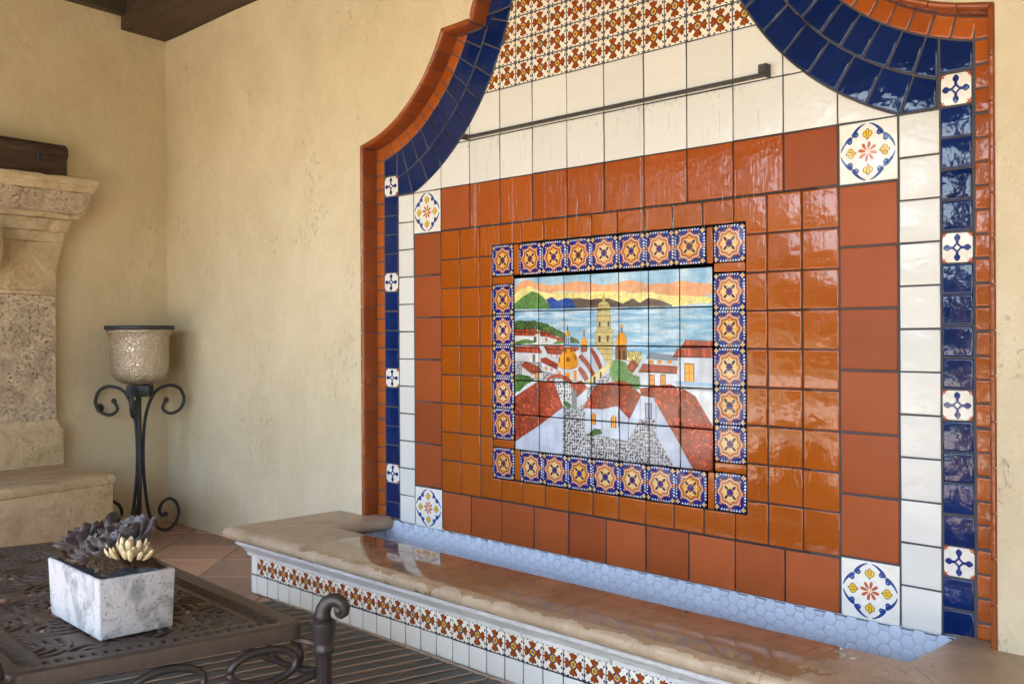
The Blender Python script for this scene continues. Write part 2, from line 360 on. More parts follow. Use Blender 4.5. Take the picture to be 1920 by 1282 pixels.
def paint_mural(W=1260, Hh=900):
    k = W / 1000.; ky = Hh / 1000.
    A = np.ones((Hh, W, 3)) * 235.
    wc = vnoise(W, Hh, 14, 10, 5, 1); fine = vnoise(W, Hh, 120, 90, 3, 2); hs = vnoise(W, Hh, 10, 60, 4, 5); dots = np.random.RandomState(9).rand(Hh, W)
    cells = np.random.RandomState(4).rand(400, 400)
    # cobbles: jittered grid distance
    gs = 15.; jr = np.random.RandomState(8); J = jr.rand(120, 120, 3)
    yy, xx = np.mgrid[0:Hh, 0:W]; gx = (xx / gs).astype(int); gy = (yy / gs).astype(int); best = np.full((Hh, W), 9.)
    for dx in (-1, 0, 1):
        for dy in (-1, 0, 1):
            jx = gx + dx + 2; jy = gy + dy + 2; q = J[jy % 120, jx % 120]
            px = (jx - 2 + .2 + .6 * q[..., 0]) * gs; py = (jy - 2 + .2 + .6 * q[..., 1]) * gs
            an = q[..., 2] * 3; u = (xx - px) * np.cos(an) + (yy - py) * np.sin(an); v = -(xx - px) * np.sin(an) + (yy - py) * np.cos(an)
            best = np.minimum(best, np.hypot(u * .8, v * 1.25) / (gs * (.26 + .2 * q[..., 2])))
    for kind, col, pts in MUR:
        pts = [(x * k, y * ky) for x, y in pts]
        if kind in ('cloud', 'bush', 'wash', 'dome'): pts = smpoly(pts, 2)
        xs = [p[0] for p in pts]; ys = [p[1] for p in pts]
        x0, x1 = max(0, int(min(xs)) - 4), min(W, int(max(xs)) + 5); y0, y1 = max(0, int(min(ys)) - 4), min(Hh, int(max(ys)) + 5)
        if x1 <= x0 or y1 <= y0: continue
        X_, Y_ = np.meshgrid(np.arange(x0, x1) + .5, np.arange(y0, y1) + .5); sl = (slice(y0, y1), slice(x0, x1))
        if kind in ('cloud', 'bush', 'wash', 'leaf'):
            X_ = X_ + (fine[sl] - .5) * (26 if kind != 'leaf' else 6); Y_ = Y_ + (wc[sl] - .5) * (30 if kind != 'leaf' else 6)
        m = inpoly(pts, X_, Y_); c = np.array(col, float); B = np.ones(m.shape + (3,)) * c; n_ = wc[sl][..., None]; f_ = fine[sl][..., None]
        if kind in ('sky', 'sea'):
            t = np.clip((hs[sl][..., None] if kind == 'sea' else n_) * 2.4 - .7, 0, 1); B = B * (1 - t) + np.array((205, 226, 238.)) * t; B *= .95 + .1 * f_
        elif kind == 'cloud': B = B * (.88 + .22 * n_) + np.array((0, 10, 20)) * (f_ - .5) * 3
        elif kind == 'wash': B = B * (.84 + .3 * f_)
        elif kind in ('leaf', 'bush'):
            t = (dots[sl][..., None] > .55) * np.clip(f_ * 2.2 - .5, 0, 1); B = B * (.45 + .8 * n_); B = B * (1 - t * .7) + np.array((165, 200, 130.)) * t * .7; B -= 40 * (dots[sl][..., None] < .12)
        elif kind == 'bluehill': B = B * (.62 + .75 * hs[sl][..., None]) * (.85 + .3 * f_) + 50 * (dots[sl][..., None] > .95)
        elif kind == 'wall': B = B * (.86 + .22 * n_) * (.97 + .06 * f_)
        elif kind.startswith('roof') or kind == 'ytile':
            ang = {'roof0': .03, 'roof1': 1.0, 'roof2': -.62, 'ytile': .4}[kind]; s1, s2 = (11., 17.) if kind != 'roof0' else (9., 40.)
            u = X_ * cos(ang) + Y_ * sin(ang); v = -X_ * sin(ang) + Y_ * cos(ang)
            ui = np.floor(u / s1).astype(int); vi = np.floor(v / s2).astype(int); rr = cells[ui % 400, vi % 400][..., None]
            B = B * (.78 + .4 * n_) ; B = B * (1 + (rr > .86) * .28 - (rr < .2) * .12)
            ln = (((u / s1) % 1 < .17) | ((v / s2) % 1 < .11))[..., None]
            B = np.where(ln, B * .52, B)
        elif kind == 'stone':
            b = best[sl][..., None]; r_ = n_; B = B * (.9 + .15 * f_); B = np.where(b < 1, np.array((105, 104, 108.)) * (.55 + .9 * r_), B)
        elif kind == 'vault': B = B * (.85 + .25 * n_); u = X_ * .62 + Y_ * .78; B = np.where(((u / 9) % 1 < .12)[..., None], B * .82, B)
        elif kind == 'band': B = B * (.8 + .35 * f_)
        elif kind == 'tower':
            B = B * (.85 + .25 * f_); B = np.where((((Y_ / 26) % 1 < .09) | ((X_ / 19) % 1 < .07))[..., None], B * .5, B)
        elif kind == 'dome': B = B * (.92 + .14 * f_); t = np.clip((X_ - min(xs)) / (max(xs) - min(xs) + 1), 0, 1)[..., None]; B *= 1.06 - .16 * t
        elif kind == 'win':
            cx = (min(xs) + max(xs)) / 2; fr = (X_ < min(xs) + 5) | (X_ > max(xs) - 5) | (Y_ < min(ys) + 6); B = np.where(fr[..., None], np.array((175, 80, 35.)), B); B = np.where(((abs(X_ - cx) < 1.1) | (abs(Y_ - (min(ys) + max(ys)) / 2) < 1.1))[..., None], np.array((140, 80, 30.)), B)
        elif kind == 'arch':
            cx = (min(xs) + max(xs)) / 2; B = np.where((abs(X_ - cx) < .28 * (max(xs) - min(xs)))[..., None], np.array((250, 185, 70.)), np.array((200, 85, 25.))); B = np.where((abs(X_ - cx) < 1)[..., None], 60., B)
        elif kind == 'gray': B = np.where(((X_ / 8) % 1 < .18)[..., None], B * .55, B)
        A[sl] = np.where(m[..., None], B, A[sl])
        if kind not in ('sky', 'sea', 'cloud', 'wash', 'wash2', 'leaf', 'bush', 'bluehill', 'stone', 'line', 'dark'):
            e = m ^ (np.roll(m, 1, 0) & np.roll(m, -1, 0) & np.roll(m, 1, 1) & np.roll(m, -1, 1) & m)
            e[0] = e[-1] = False; e[:, 0] = e[:, -1] = False
            A[sl] = np.where(e[..., None], A[sl] * .35, A[sl])
    A *= (.90 + .16 * vnoise(W, Hh, 40, 9, 4, 21))[..., None]; A *= (.94 + .10 * vnoise(W, Hh, 9, 60, 3, 22))[..., None]
    return A
def grid(n=192):
    t = (np.arange(n) + .5) / n * 2 - 1; return np.meshgrid(t, t)
def put(A, m, c): A[m] = c
def teardrop(X_, Y_, cx, cy, ang, L, Wd):
    """leaf / petal shape pointing along ang from (cx,cy)"""
    u = (X_ - cx) * cos(ang) + (Y_ - cy) * sin(ang); v = -(X_ - cx) * sin(ang) + (Y_ - cy) * cos(ang); t = np.clip(u / L, 0, 1)
    return (u > 0) & (u < L) & (abs(v) < Wd * np.sqrt(t) * np.sqrt(np.clip(1 - t, 0, 1)) * 2 * (.55 + .6 * t))
def flower_tile(seed=0):
    X_, Y_ = grid(); n = X_.shape[0]; A = np.ones((n, n, 3)) * (238, 232, 214); w1 = vnoise(n, n, 6, 6, 3, seed)
    X_ = X_ + (w1 - .5) * .06; Y_ = Y_ + (vnoise(n, n, 6, 6, 3, seed + 9) - .5) * .06
    r = np.hypot(X_, Y_); th = np.arctan2(Y_, X_)
    for sx in (-1, 1):
        for sy in (-1, 1):
            for a, b, an, L in ((.90, .62, 1.2, .24), (.62, .90, .37, .24)):
                put(A, teardrop(X_, Y_, sx * a * 1.02, sy * b * 1.02, math.atan2(-sy * sin(an), -sx * cos(an)), L, .066), (28, 45, 120))
            put(A, teardrop(X_, Y_, sx * .98, sy * .98, math.atan2(-sy, -sx), .22, .05), (28, 45, 120))
    for q in range(4):
        an = q * pi / 2; u = X_ * cos(an) + Y_ * sin(an); v = -X_ * sin(an) + Y_ * cos(an)
        rad = .87 - .13 * abs(v) / .3 + .05 * np.cos(v / .42 * 2 * pi * 1.5); wd = .07 + .62 * np.clip((u - .2) / .5, 0, 1) ** 1.1 * .62
        m = (u > .2) & (u < rad) & (abs(v) < wd); mi = (u > .23) & (u < rad - .045) & (abs(v) < wd - .04)
        put(A, m, (70, 30, 25)); A[mi] = (np.array((150, 72, 30)) * (.80 + .4 * w1[mi][:, None]))
        put(A, mi & (abs(abs(v) - wd * .42) < .012) & (u > .45), (90, 40, 25))
    for q in range(4):
        an = q * pi / 2 + pi / 4; put(A, np.hypot(X_ - .28 * cos(an), Y_ - .28 * sin(an)) < .12, (35, 50, 115))
    put(A, r < .27, (45, 40, 60)); put(A, r < .245, (225, 175, 50)); put(A, r < .12, (50, 45, 70)); put(A, r < .085, (110, 120, 170)); return A
def medallion_tile(seed=0, pale=False):
    X_, Y_ = grid(224); n = X_.shape[0]; w1 = vnoise(n, n, 9, 9, 3, 50 + seed); A = np.ones((n, n, 3)) * (16, 32, 118) * (.75 + .5 * w1[..., None])
    r = np.hypot(X_, Y_) * (1 + .04 * (w1 - .5)); th = np.arctan2(Y_, X_); rr = np.random.RandomState(seed)
    for s in range(4):
        cx, cy = (-1 if s % 2 else 1) * .83, (-1 if s // 2 else 1) * .83
        d = np.hypot(X_ - cx, Y_ - cy); t2 = np.arctan2(Y_ - cy, X_ - cx); put(A, d < .115 * (1 + .35 * np.cos(4 * t2)), (225, 190, 110)); put(A, d < .03, (150, 70, 30))
    for q in range(40):
        an = q / 40 * 2 * pi + .05; ma = abs(((an + pi / 4) % (pi / 2)) - pi / 4); R_ = min(.93 / max(cos(ma), .72), 1.14); cx, cy = R_ * cos(an), R_ * sin(an)
        if max(abs(cx), abs(cy)) > .95 or (abs(abs(cx) - .83) < .12 and abs(abs(cy) - .83) < .12): continue
        put(A, np.hypot((X_ - cx), (Y_ - cy)) < .045 + .015 * rr.rand(), (222, 228, 240)); put(A, np.hypot(X_ - cx * .93, Y_ - cy * .93) < .025, (200, 210, 235))
    sc = lambda b, a, p=2.: b + a * abs(np.cos(4 * th)) ** p
    for s in range(4):
        an = s * pi / 2; put(A, np.hypot(X_ - .86 * cos(an), Y_ - .86 * sin(an)) < .115, (205, 190, 170)); put(A, np.hypot(X_ - .86 * cos(an), Y_ - .86 * sin(an)) < .09, (190, 90, 45))
        an += pi / 4; put(A, np.hypot(X_ - .86 * cos(an), Y_ - .86 * sin(an)) < .06, (235, 150, 110))
    put(A, r < sc(.74, .10), (160, 80, 44)); put(A, r < sc(.665, .10), (214, 208, 196)); put(A, r < sc(.61, .097), (168, 90, 46) if not pale else (192, 112, 70))
    put(A, r < sc(.475, .085), (222, 158, 42) if not pale else (226, 180, 96)); g = (r < sc(.47, .08)) & (((th * 20 / pi + r * 9) % 1) < .25) & (r > .2); put(A, g, (205, 150, 60) if not pale else (225, 205, 160))
    for q in range(8):
        an = q * pi / 4 + pi / 8; cx, cy = .33 * cos(an), .33 * sin(an); d = np.hypot(X_ - cx, Y_ - cy); put(A, abs(d - .075) < .014, (240, 235, 220)); put(A, d < .03, (170, 110, 60))
    for q in range(4):
        an = q * pi / 2 + pi / 4; put(A, teardrop(X_, Y_, .16 * cos(an), .16 * sin(an), an, .32, .075), (25, 28, 60))
    put(A, r < .215, (150, 75, 35)); put(A, r < .15 * (1 + .07 * np.cos(8 * th)), (28, 40, 130) if pale or seed % 2 else (60, 55, 70)); return A
def corner_tile():
    X_, Y_ = grid(288); n = X_.shape[0]; A = np.ones((n, n, 3)) * (240, 238, 230); w1 = vnoise(n, n, 8, 8, 3, 77)
    blue = (38, 66, 140)
    for q in range(4):
        for s in (-1, 1):
            pts = []
            for i in range(41):      # a comma scroll: a pointed tail swells into a curled head
                t = i / 40; a = q * pi / 2 + s * (.09 + t * .60); rad = .91 - .16 * t ** 2 - (.03 * sin(t * pi)); wd = .014 + .050 * t ** .9
                pts.append((rad * cos(a) * 1.0, rad * sin(a), wd))
            a = q * pi / 2 + s * .575; hx, hy = (.72) * cos(a), (.70) * sin(a)
            for x, y, wd in pts: put(A, np.hypot(X_ - x, Y_ - y) < wd, blue)
            put(A, np.hypot(X_ - hx, Y_ - hy) < .088, blue)
            put(A, np.hypot(X_ - hx * .97 + .0, Y_ - hy * .97) < .022, (150, 165, 200))
        an = q * pi / 2; u = X_ * cos(an) + Y_ * sin(an); v = -X_ * sin(an) + Y_ * cos(an)
        for g_, cc in ((.018, (50, 40, 30)), (0, (238, 195, 55))):
            m = ((np.hypot(u - .58, (v - .075) * 1.15) < .085 + g_) | (np.hypot(u - .58, (v + .075) * 1.15) < .085 + g_) | (np.hypot((u - .62) * .75, v * 1.4) < .08 + g_) | ((u > .42 - g_) & (u < .56) & (abs(v) < (u - .40) * .9 + g_)))
            put(A, m, cc)
        put(A, (abs(abs(v) - .035 - (u - .5) * .12) < .008) & (u > .5) & (u < .66), (70, 50, 30)); put(A, (abs(v) < .008) & (u > .36) & (u < .46), (50, 40, 30))
    for q in range(8): put(A, teardrop(X_, Y_, .055 * cos(q * pi / 4 + .2), .055 * sin(q * pi / 4 + .2), q * pi / 4 + .2, .27, .058), (190, 95, 60))
    put(A, np.hypot(X_, Y_) < .045, (240, 200, 80)); return A * (.95 + .08 * w1[..., None])
def cross_tile():
    X_, Y_ = grid(192); n = X_.shape[0]; w1 = vnoise(n, n, 7, 7, 3, 31); A = np.ones((n, n, 3)) * (240, 237, 228); b = (28, 48, 120)
    for q in range(4):
        an = q * pi / 2; u = X_ * cos(an) + Y_ * sin(an); v = -X_ * sin(an) + Y_ * cos(an)
        wd = np.where(u < .42, .115 - .10 * (u - .12), .07 + .13 * np.clip(np.sin((u - .40) / .44 * pi), 0, 1)); put(A, (u > .08) & (u < .86) & (abs(v) < wd * (u < .84) + .03) & (abs(v) < wd * 1.0 + 0 * u), b)
        put(A, (abs(u - .16) < .05) & (abs(v) < .18), b)
    put(A, (abs(X_) + abs(Y_) < .17), (240, 237, 228))
    for s in range(4):
        cx, cy = (-1 if s % 2 else 1), (-1 if s // 2 else 1)
        for q in range(3): put(A, teardrop(X_, Y_, cx * .97, cy * .97, math.atan2(-cy * (.3 + .5 * q), -cx * (1.3 - .5 * q)), .34, .06), (176, 74, 34))
        put(A, np.hypot(X_ - cx, Y_ - cy) < .09, (176, 74, 34))
    return A * (.93 + .1 * w1[..., None])
IM = dict(mural=to_img('village_painting', paint_mural()), flower=to_img('four_petal_flower', flower_tile(1)), flower2=to_img('four_petal_flower_b', flower_tile(5)),
          medal=to_img('medallion', medallion_tile(1)), medal2=to_img('medallion_b', medallion_tile(2)), pale=to_img('pale_medallion', medallion_tile(3, True)),
          corner=to_img('scroll_and_daisy', corner_tile()), cross=to_img('blue_cross', cross_tile()))
# ---------------------------------------------------------------- material set
MT = dict(
 plaster=plaster('patinated_plaster'),
 terracotta=glaze('terracotta_tile', (.215, .044, .010), (.40, .096, .025), rough=.40, wob=.0005, ior=1.30),
 orange=glaze('orange_glaze', (.30, .064, .004), (.41, .098, .008), rough=.07, wob=.0007, streak=.5),
 redwet=glaze('wet_terracotta', (.29, .062, .010), (.40, .090, .015), rough=.10, wob=.0012, streak=.7),
 small=glaze('small_orange_glaze', (.26, .058, .010), (.42, .105, .016), rough=.08, wob=.0008),
 trim=glaze('trim_glaze', (.22, .055, .016), (.34, .090, .024), rough=.10, wob=.0016),
 blue=glaze('cobalt_glaze', (.002, .010, .070), (.006, .024, .125), rough=.05, wob=.0009),
 white=glaze('white_glaze', (.66, .66, .63), (.75, .745, .71), rough=.12, wob=.0010),
 mural=glaze('painted_mural_glaze', None, None, img=IM['mural'], rough=.16, wob=.0004),
 flower=glaze('flower_glaze', None, None, img=IM['flower'], rough=.16), flower2=glaze('flower_glaze_b', None, None, img=IM['flower2'], rough=.16),
 medal=glaze('medallion_glaze', None, None, img=IM['medal'], rough=.14), medal2=glaze('medallion_glaze_b', None, None, img=IM['medal2'], rough=.14), pale=glaze('pale_medallion_glaze', None, None, img=IM['pale'], rough=.14),
 corner=glaze('scroll_glaze', None, None, img=IM['corner'], rough=.10), cross=glaze('cross_glaze', None, None, img=IM['cross'], rough=.10, wob=.001),
 hexbed=stone('hex_grout', (.46, .52, .61), (.50, .56, .66), (.47, .53, .62), pits=0),
 hexa=glaze('pale_blue_hex', (.55, .61, .70), (.61, .67, .76), rough=.35, wob=.0006),
 ledge=stone('polished_ledge', (.37, .27, .165), (.56, .43, .29), (.44, .31, .19), pits=.7, rough=.4, wet=True),
 lime=stone('cast_limestone', (.56, .54, .50), (.70, .68, .65), (.60, .57, .52), pits=.4, rough=.6),
 cant=stone('cantera_stone', (.44, .34, .20), (.64, .53, .35), (.50, .39, .25), pits=.6, rough=.85, scale=1.6),
 rough=stone('pitted_stone', (.37, .29, .205), (.66, .55, .40), (.30, .23, .17), pits=1.3, rough=.9, scale=1.5),
 hearth=stone('hearth_slab', (.40, .30, .23), (.48, .37, .29), (.42, .32, .25), pits=.4, rough=.7),
 floor=stone('terracotta_paver', (.33, .17, .105), (.46, .26, .17), (.40, .23, .16), pits=.5, rough=.45, scale=.8),
 dark=metal('cast_aluminium_brown', (.090, .066, .051), .40), leg=metal('cast_aluminium_dark', (.052, .042, .038), .33), iron=metal('wrought_iron', (.035, .036, .042), .5), steel=metal('steel_spout', (.055, .050, .046), .35),
 wood=wood('dark_beam_wood'), chest=wood('carved_dark_wood', (.030, .017, .011), (.080, .048, .028), axis=1),
 water=water_mat('pool_water'), drip=water_mat('running_water', wav=.0012),
)
def grout_mat():
    m = M('cement_grout'); x, y, z = m.sep()
    # the cement behind the falling water is soaked and dark
    wz = m.math('MULTIPLY', m.math('LESS_THAN', m.math('ABSOLUTE', m.math('ADD', x, m.math('MULTIPLY', m.noise(4, 3), .2))), 1.15), m.math('LESS_THAN', z, 2.62))
    c = m.mix(wz, (.065, .065, .074), (.010, .010, .011)); c = m.mix(m.math('MULTIPLY', m.noise(60, 4), .5), c, (.05, .05, .055))
    return m.fin(c, .85, m.bump(m.noise(180, 3), .001))
MT['grout'] = grout_mat(); _g = M('black_grout'); MT['blackgrout'] = _g.fin((.006, .006, .007), .9)
def paver_var():
    m = M('paver_clay'); r = m.rnd(); f = m.math('ADD', m.math('MULTIPLY', r, .6), m.math('MULTIPLY', m.noise(5, 6, .65), .45))
    c = m.ramp(f, (.15, (.30, .19, .14)), (.45, (.46, .27, .185)), (.8, (.62, .38, .26)))
    return m.fin(c, m.math('ADD', .38, m.math('MULTIPLY', m.noise(8, 4), .25)), m.bump(m.math('ADD', m.noise(6, 4), m.math('MULTIPLY', m.noise(90, 4), .15)), .006))
MT['paver'] = paver_var()

# ---------------------------------------------------------------- tiles
def inset(poly, d):
    n = len(poly); out = []
    for i in range(n):
        p0, p, p1 = (Vector(poly[j % n]) for j in (i - 1, i, i + 1)); a = (p - p0).normalized(); b = (p1 - p).normalized()
        na = Vector((-a.y, a.x)); nb = Vector((-b.y, b.x)); t = (na + nb); t = t / max(t.dot(na), .35); out.append(tuple(p + t * d))
    return out
def area(poly): return .5 * sum(poly[i - 1][0] * poly[i][1] - poly[i][0] * poly[i - 1][1] for i in range(len(poly)))
_cache = {}
def tile_mesh(poly, mat, uvf=None, th=.006, gap=.0022, rnd=.0022):
    """pillow-edged tile in the XZ plane facing -Y; poly ccw in (x,z)"""
    if area(poly) < 0: poly = poly[::-1]
    p = inset(poly, gap); rings = [(p, th), (p, .0012), (inset(p, rnd * .35), .0003), (inset(p, rnd), -.0006), (inset(p, rnd * 2.6), -.0009)]
    vs = [(x, y, z) for q, y in rings for x, z in q]; n = len(poly); fs = []
    for k in range(len(rings) - 1):
        for i in range(n): fs.append((k*n+i, k*n+(i+1) % n, (k+1)*n+(i+1) % n, (k+1)*n+i))
    fs.append(tuple(range((len(rings)-1)*n, len(rings)*n)))
    uv = [uvf(v[0], v[2]) for v in vs] if uvf else None
    me = mesh('tile', vs, fs, mat, True, uv)
    return me
def tile(name, x0, z0, x1, z1, mat, parent, uv=False, gap=.0022, y=0, jit=1., rotq=0, wob=.0016):
    """rectangular tile; alike tiles share one mesh"""
    wd, ht = x1 - x0, z1 - z0; key = (round(wd, 3), round(ht, 3), mat.name, uv, gap, rotq)
    if key not in _cache:
        pol = [(-wd/2, -ht/2), (wd/2, -ht/2), (wd/2, ht/2), (-wd/2, ht/2)]
        s = max(wd, ht)
        _cache[key] = tile_mesh(pol, mat, (lambda a, b: (.5 + (a / wd if 1 else 0), .5 + b / ht)) if uv else None, gap=gap)
    j = .35 * jit
    return link(name, _cache[key], parent, ((x0+x1)/2 + random.uniform(-1, 1) * .0008 * jit, y + random.uniform(-.0007, .0005) * jit, (z0+z1)/2 + random.uniform(-1, 1) * .0008 * jit),
                (R(random.uniform(-j, j)), R(random.uniform(-j, j)), R(random.uniform(-j, j) * 1.3)))
def ptile(name, poly, mat, parent, uvf=None, gap=.0022, y=0, jit=1.):
    cx = sum(p[0] for p in poly) / len(poly); cz = sum(p[1] for p in poly) / len(poly)
    me = tile_mesh([(a - cx, b - cz) for a, b in poly], mat, (lambda a, b: uvf(a + cx, b + cz)) if uvf else None, gap=gap)
    return link(name, me, parent, (cx, y + random.uniform(-.0006, .0004) * jit, cz), (R(random.uniform(-.4, .4) * jit), 0, R(random.uniform(-.5, .5) * jit)))

ZC = .35                              # top of the ledge
AC = (-1.870, 3.395); R0, R1, R2, R3 = 1.315, 1.172, 1.035, .955     # left shoulder arc: inner, middle, outer blue, outer orange
EL = lambda a, b: (lambda t: (a * cos(t), 2.85 + b * sin(t)))
E_in, E_out = EL(.650, .50), EL(.807, .65)
def arcpt(r, th, s=-1): return (-s * (AC[0] + r * cos(th)), AC[1] + r * sin(th))
def clip_half(poly, a, b, c):      # keep a*x+b*z+c>=0
    out = []
    for i in range(len(poly)):
        p, q = poly[i - 1], poly[i]; fp, fq = a*p[0]+b*p[1]+c, a*q[0]+b*q[1]+c
        if (fp >= 0) != (fq >= 0): t = fp / (fp - fq); out.append((p[0]+(q[0]-p[0])*t, p[1]+(q[1]-p[1])*t))
        if fq >= 0: out.append(q)
    return out
def clip_disk(poly, c, r):
    """part of a small convex polygon outside a disk"""
    d = [math.hypot(p[0]-c[0], p[1]-c[1]) - r for p in poly]
    if all(v >= 0 for v in d): return poly
    if all(v < 0 for v in d): return []
    out = []; n = len(poly); ex = en = None
    seq = []
    for i in range(n):
        p, q = poly[i], poly[(i+1) % n]; a, b = d[i], d[(i+1) % n]
        if a >= 0: seq.append(('v', p))
        if (a >= 0) != (b >= 0):
            lo, hi = 0., 1.
            for _ in range(30):
                t = (lo+hi)/2; f = math.hypot(p[0]+(q[0]-p[0])*t-c[0], p[1]+(q[1]-p[1])*t-c[1]) - r
                if (f >= 0) == (a >= 0): lo = t
                else: hi = t
            seq.append(('x' if a >= 0 else 'n', (p[0]+(q[0]-p[0])*t, p[1]+(q[1]-p[1])*t)))
    for i, (k, p) in enumerate(seq):
        out.append(p)
        if k == 'x':
            q = seq[(i+1) % len(seq)][1]; a0 = math.atan2(p[1]-c[1], p[0]-c[0]); a1 = math.atan2(q[1]-c[1], q[0]-c[0])
            if a1 - a0 > pi: a1 -= 2*pi
            if a0 - a1 > pi: a1 += 2*pi
            m_ = max(1, int(abs(a1-a0)*r/.03))
            for j in range(1, m_): t = a0+(a1-a0)*j/m_; out.append((c[0]+r*cos(t), c[1]+r*sin(t)))
    return out
def clip_field(poly, g=.001):
    """tile cut to the opening inside the blue band"""
    for s in (-1, 1):
        poly = clip_disk(poly, (-s * AC[0] if s == 1 else AC[0], AC[1]), R0 + g) if poly else []
    if poly and max(p[1] for p in poly) > 2.95:
        N = 40
        for k in range(N):
            a, b = E_in(pi * k / N), E_in(pi * (k+1) / N); nx, nz = -(b[1]-a[1]), (b[0]-a[0])
            if poly: poly = clip_half(poly, nx, nz, -(nx*a[0]+nz*a[1]))
    if len(poly) < 3 or abs(area(poly)) < 1.5e-4: return []
    out = [poly[0]]
    for p in poly[1:]:
        if math.hypot(p[0]-out[-1][0], p[1]-out[-1][1]) > .003: out.append(p)
    if math.hypot(out[0][0]-out[-1][0], out[0][1]-out[-1][1]) < .003: out.pop()
    return out if len(out) > 2 else []
def is_rect(p, x0, z0, x1, z1): return len(p) == 4 and abs(abs(area(p)) - (x1-x0)*(z1-z0)) < 1e-6

F_ = empty('wall_fountain', (0, 0, 0), 0, 'large arched wall fountain of blue, white and rust glazed tiles with a village mural', 'fountain')
P = .2308                             # pitch of the big tiles
# white rows under the flowers and the flowers themselves
for r_, (za, zb) in enumerate(((2.170, 2.397), (2.397, 2.623))):
    for k in range(-6, 6):
        x0, x1 = k*P, (k+1)*P; x0 = max(x0, -1.39); x1 = min(x1, 1.39)
        pl = clip_field([(x0, za), (x1, za), (x1, zb), (x0, zb)])
        if pl: tile('white_tile', x0, za, x1, zb, MT['white'], F_, gap=.003) if is_rect(pl, x0, za, x1, zb) else ptile('white_tile', pl, MT['white'], F_, gap=.003)
h = .1128; q = 0
for r_ in range(7):
    za, zb = 2.623 + r_*h, 2.623 + (r_+1)*h
    for k in range(-8, 8):
        x0, x1 = k*P/2, (k+1)*P/2; pl = clip_field([(x0, za), (x1, za), (x1, zb), (x0, zb)])
        if not pl: continue
        mt = MT['flower'] if (k*7+r_*3) % 5 else MT['flower2']
        if is_rect(pl, x0, za, x1, zb): tile('flower_tile', x0, za, x1, zb, mt, F_, True, gap=.0032)
        else: ptile('flower_tile', pl, mt, F_, (lambda x0, x1, za, zb: lambda a, b: ((a-x0)/(x1-x0), (b-za)/(zb-za)))(x0, x1, za, zb), gap=.0032)
# big terracotta row above and below, special columns at the sides
for k in range(-5, 5):
    tile('terracotta_tile', k*P, 1.943, (k+1)*P, 2.170, MT['redwet'] if -4 <= k <= 3 else MT['terracotta'], F_, gap=.0036)
    tile('terracotta_tile', k*P, .332, (k+1)*P, .543, MT['terracotta'], F_, gap=.004)
zs = [.552, .787, 1.017, 1.248, 1.478, 1.708, 1.938]
for s in (-1, 1):
    a, b = (-1.388, -1.158) if s < 0 else (1.158, 1.388)
    for z0, z1 in zip(zs[:-1], zs[1:]): tile('terracotta_tile', a, z0, b, z1, MT['terracotta'], F_, gap=.0045)
    tile('scroll_tile', a, 1.940, b, 2.168, MT['corner'], F_, True, gap=.003); tile('scroll_tile', a, .330, b, .550, MT['corner'], F_, True, gap=.003)
    a, b = (-1.526, -1.390) if s < 0 else (1.390, 1.540)
    zw = [2.168, 2.013] + [2.013 - .1528*i for i in range(1, 11)] + [.332]
    for z1, z0 in zip(zw[:-1], zw[1:]): tile('white_tile', a, z0, b, z1, MT['white'], F_, gap=.0034)
    a, b = (-1.655, -1.530) if s < 0 else (1.541, 1.652)
    z1 = 2.285; k = 0
    while z1 > ZC + .02:
        z0 = z1 - (.1145 if k == 0 else .1086); z0 = max(z0, ZC - .006)
        cr = k in (0, 5, 10, 15)
        tile('cross_tile' if cr else 'blue_tile', a, z0, b, z1, MT['cross'] if cr else MT['blue'], F_, cr, gap=.0034, jit=2.2); z1 = z0; k += 1
    a, b = (-1.732, -1.657) if s < 0 else (1.656, 1.732); z1 = 2.380
    while z1 > ZC + .02:
        z0 = max(z1 - .0823, ZC - .006); tile('small_orange_tile', a, z0, b, z1, MT['small'], F_, gap=.0036, jit=2.5); z1 = z0
# middle field of orange glazed tiles round the mural frame
fx0, fx1, fz0, fz1 = -.755, .749, .655, 1.838
rows = [.545, .712, .863, 1.017, 1.170, 1.325, 1.478, 1.631, 1.785, 1.940]; cols = [-1.157] + [(k + .5) * .1543 for k in range(-7, 7)] + [1.157]
for x0, x1 in zip(cols[:-1], cols[1:]):
    for z0, z1 in zip(rows[:-1], rows[1:]):
        if x1 <= fx0 or x0 >= fx1 or z1 <= fz0 or z0 >= fz1: tile('orange_tile', x0, z0, x1, z1, MT['orange'], F_, gap=.0032); continue
        ox0, ox1, oz0, oz1 = max(x0, fx0), min(x1, fx1), max(z0, fz0), min(z1, fz1)
        if ox0 <= x0 and ox1 >= x1 and oz0 <= z0 and oz1 >= z1: continue
        L_ = ox0 > x0; Rr = ox1 < x1; B = oz0 > z0; T = oz1 < z1
        if (L_ or Rr) and (B or T):
            xa, xb = (x0, ox0) if L_ else (ox1, x1)
            if B: pl = [(x0, z0), (x1, z0), (x1, oz0 if L_ else z1), (ox0, oz0), (ox0, z1), (x0, z1)] if L_ else [(x0, z0), (x1, z0), (x1, z1), (ox1, z1), (ox1, oz0), (x0, oz0)]
            else: pl = [(x0, z0), (ox0, z0), (ox0, oz1), (x1, oz1), (x1, z1), (x0, z1)] if L_ else [(ox1, z0), (x1, z0), (x1, z1), (x0, z1), (x0, oz1), (ox1, oz1)]
            ptile('orange_tile', pl, MT['orange'], F_, gap=.0032); continue
        if L_: x1_ = ox0; tile('orange_tile', x0, z0, ox0, z1, MT['orange'], F_, gap=.0032)
        elif Rr: tile('orange_tile', ox1, z0, x1, z1, MT['orange'], F_, gap=.0032)
        elif B: tile('orange_tile', x0, z0, x1, oz0, MT['orange'], F_, gap=.0032)
        elif T: tile('orange_tile', x0, oz1, x1, z1, MT['orange'], F_, gap=.0032)
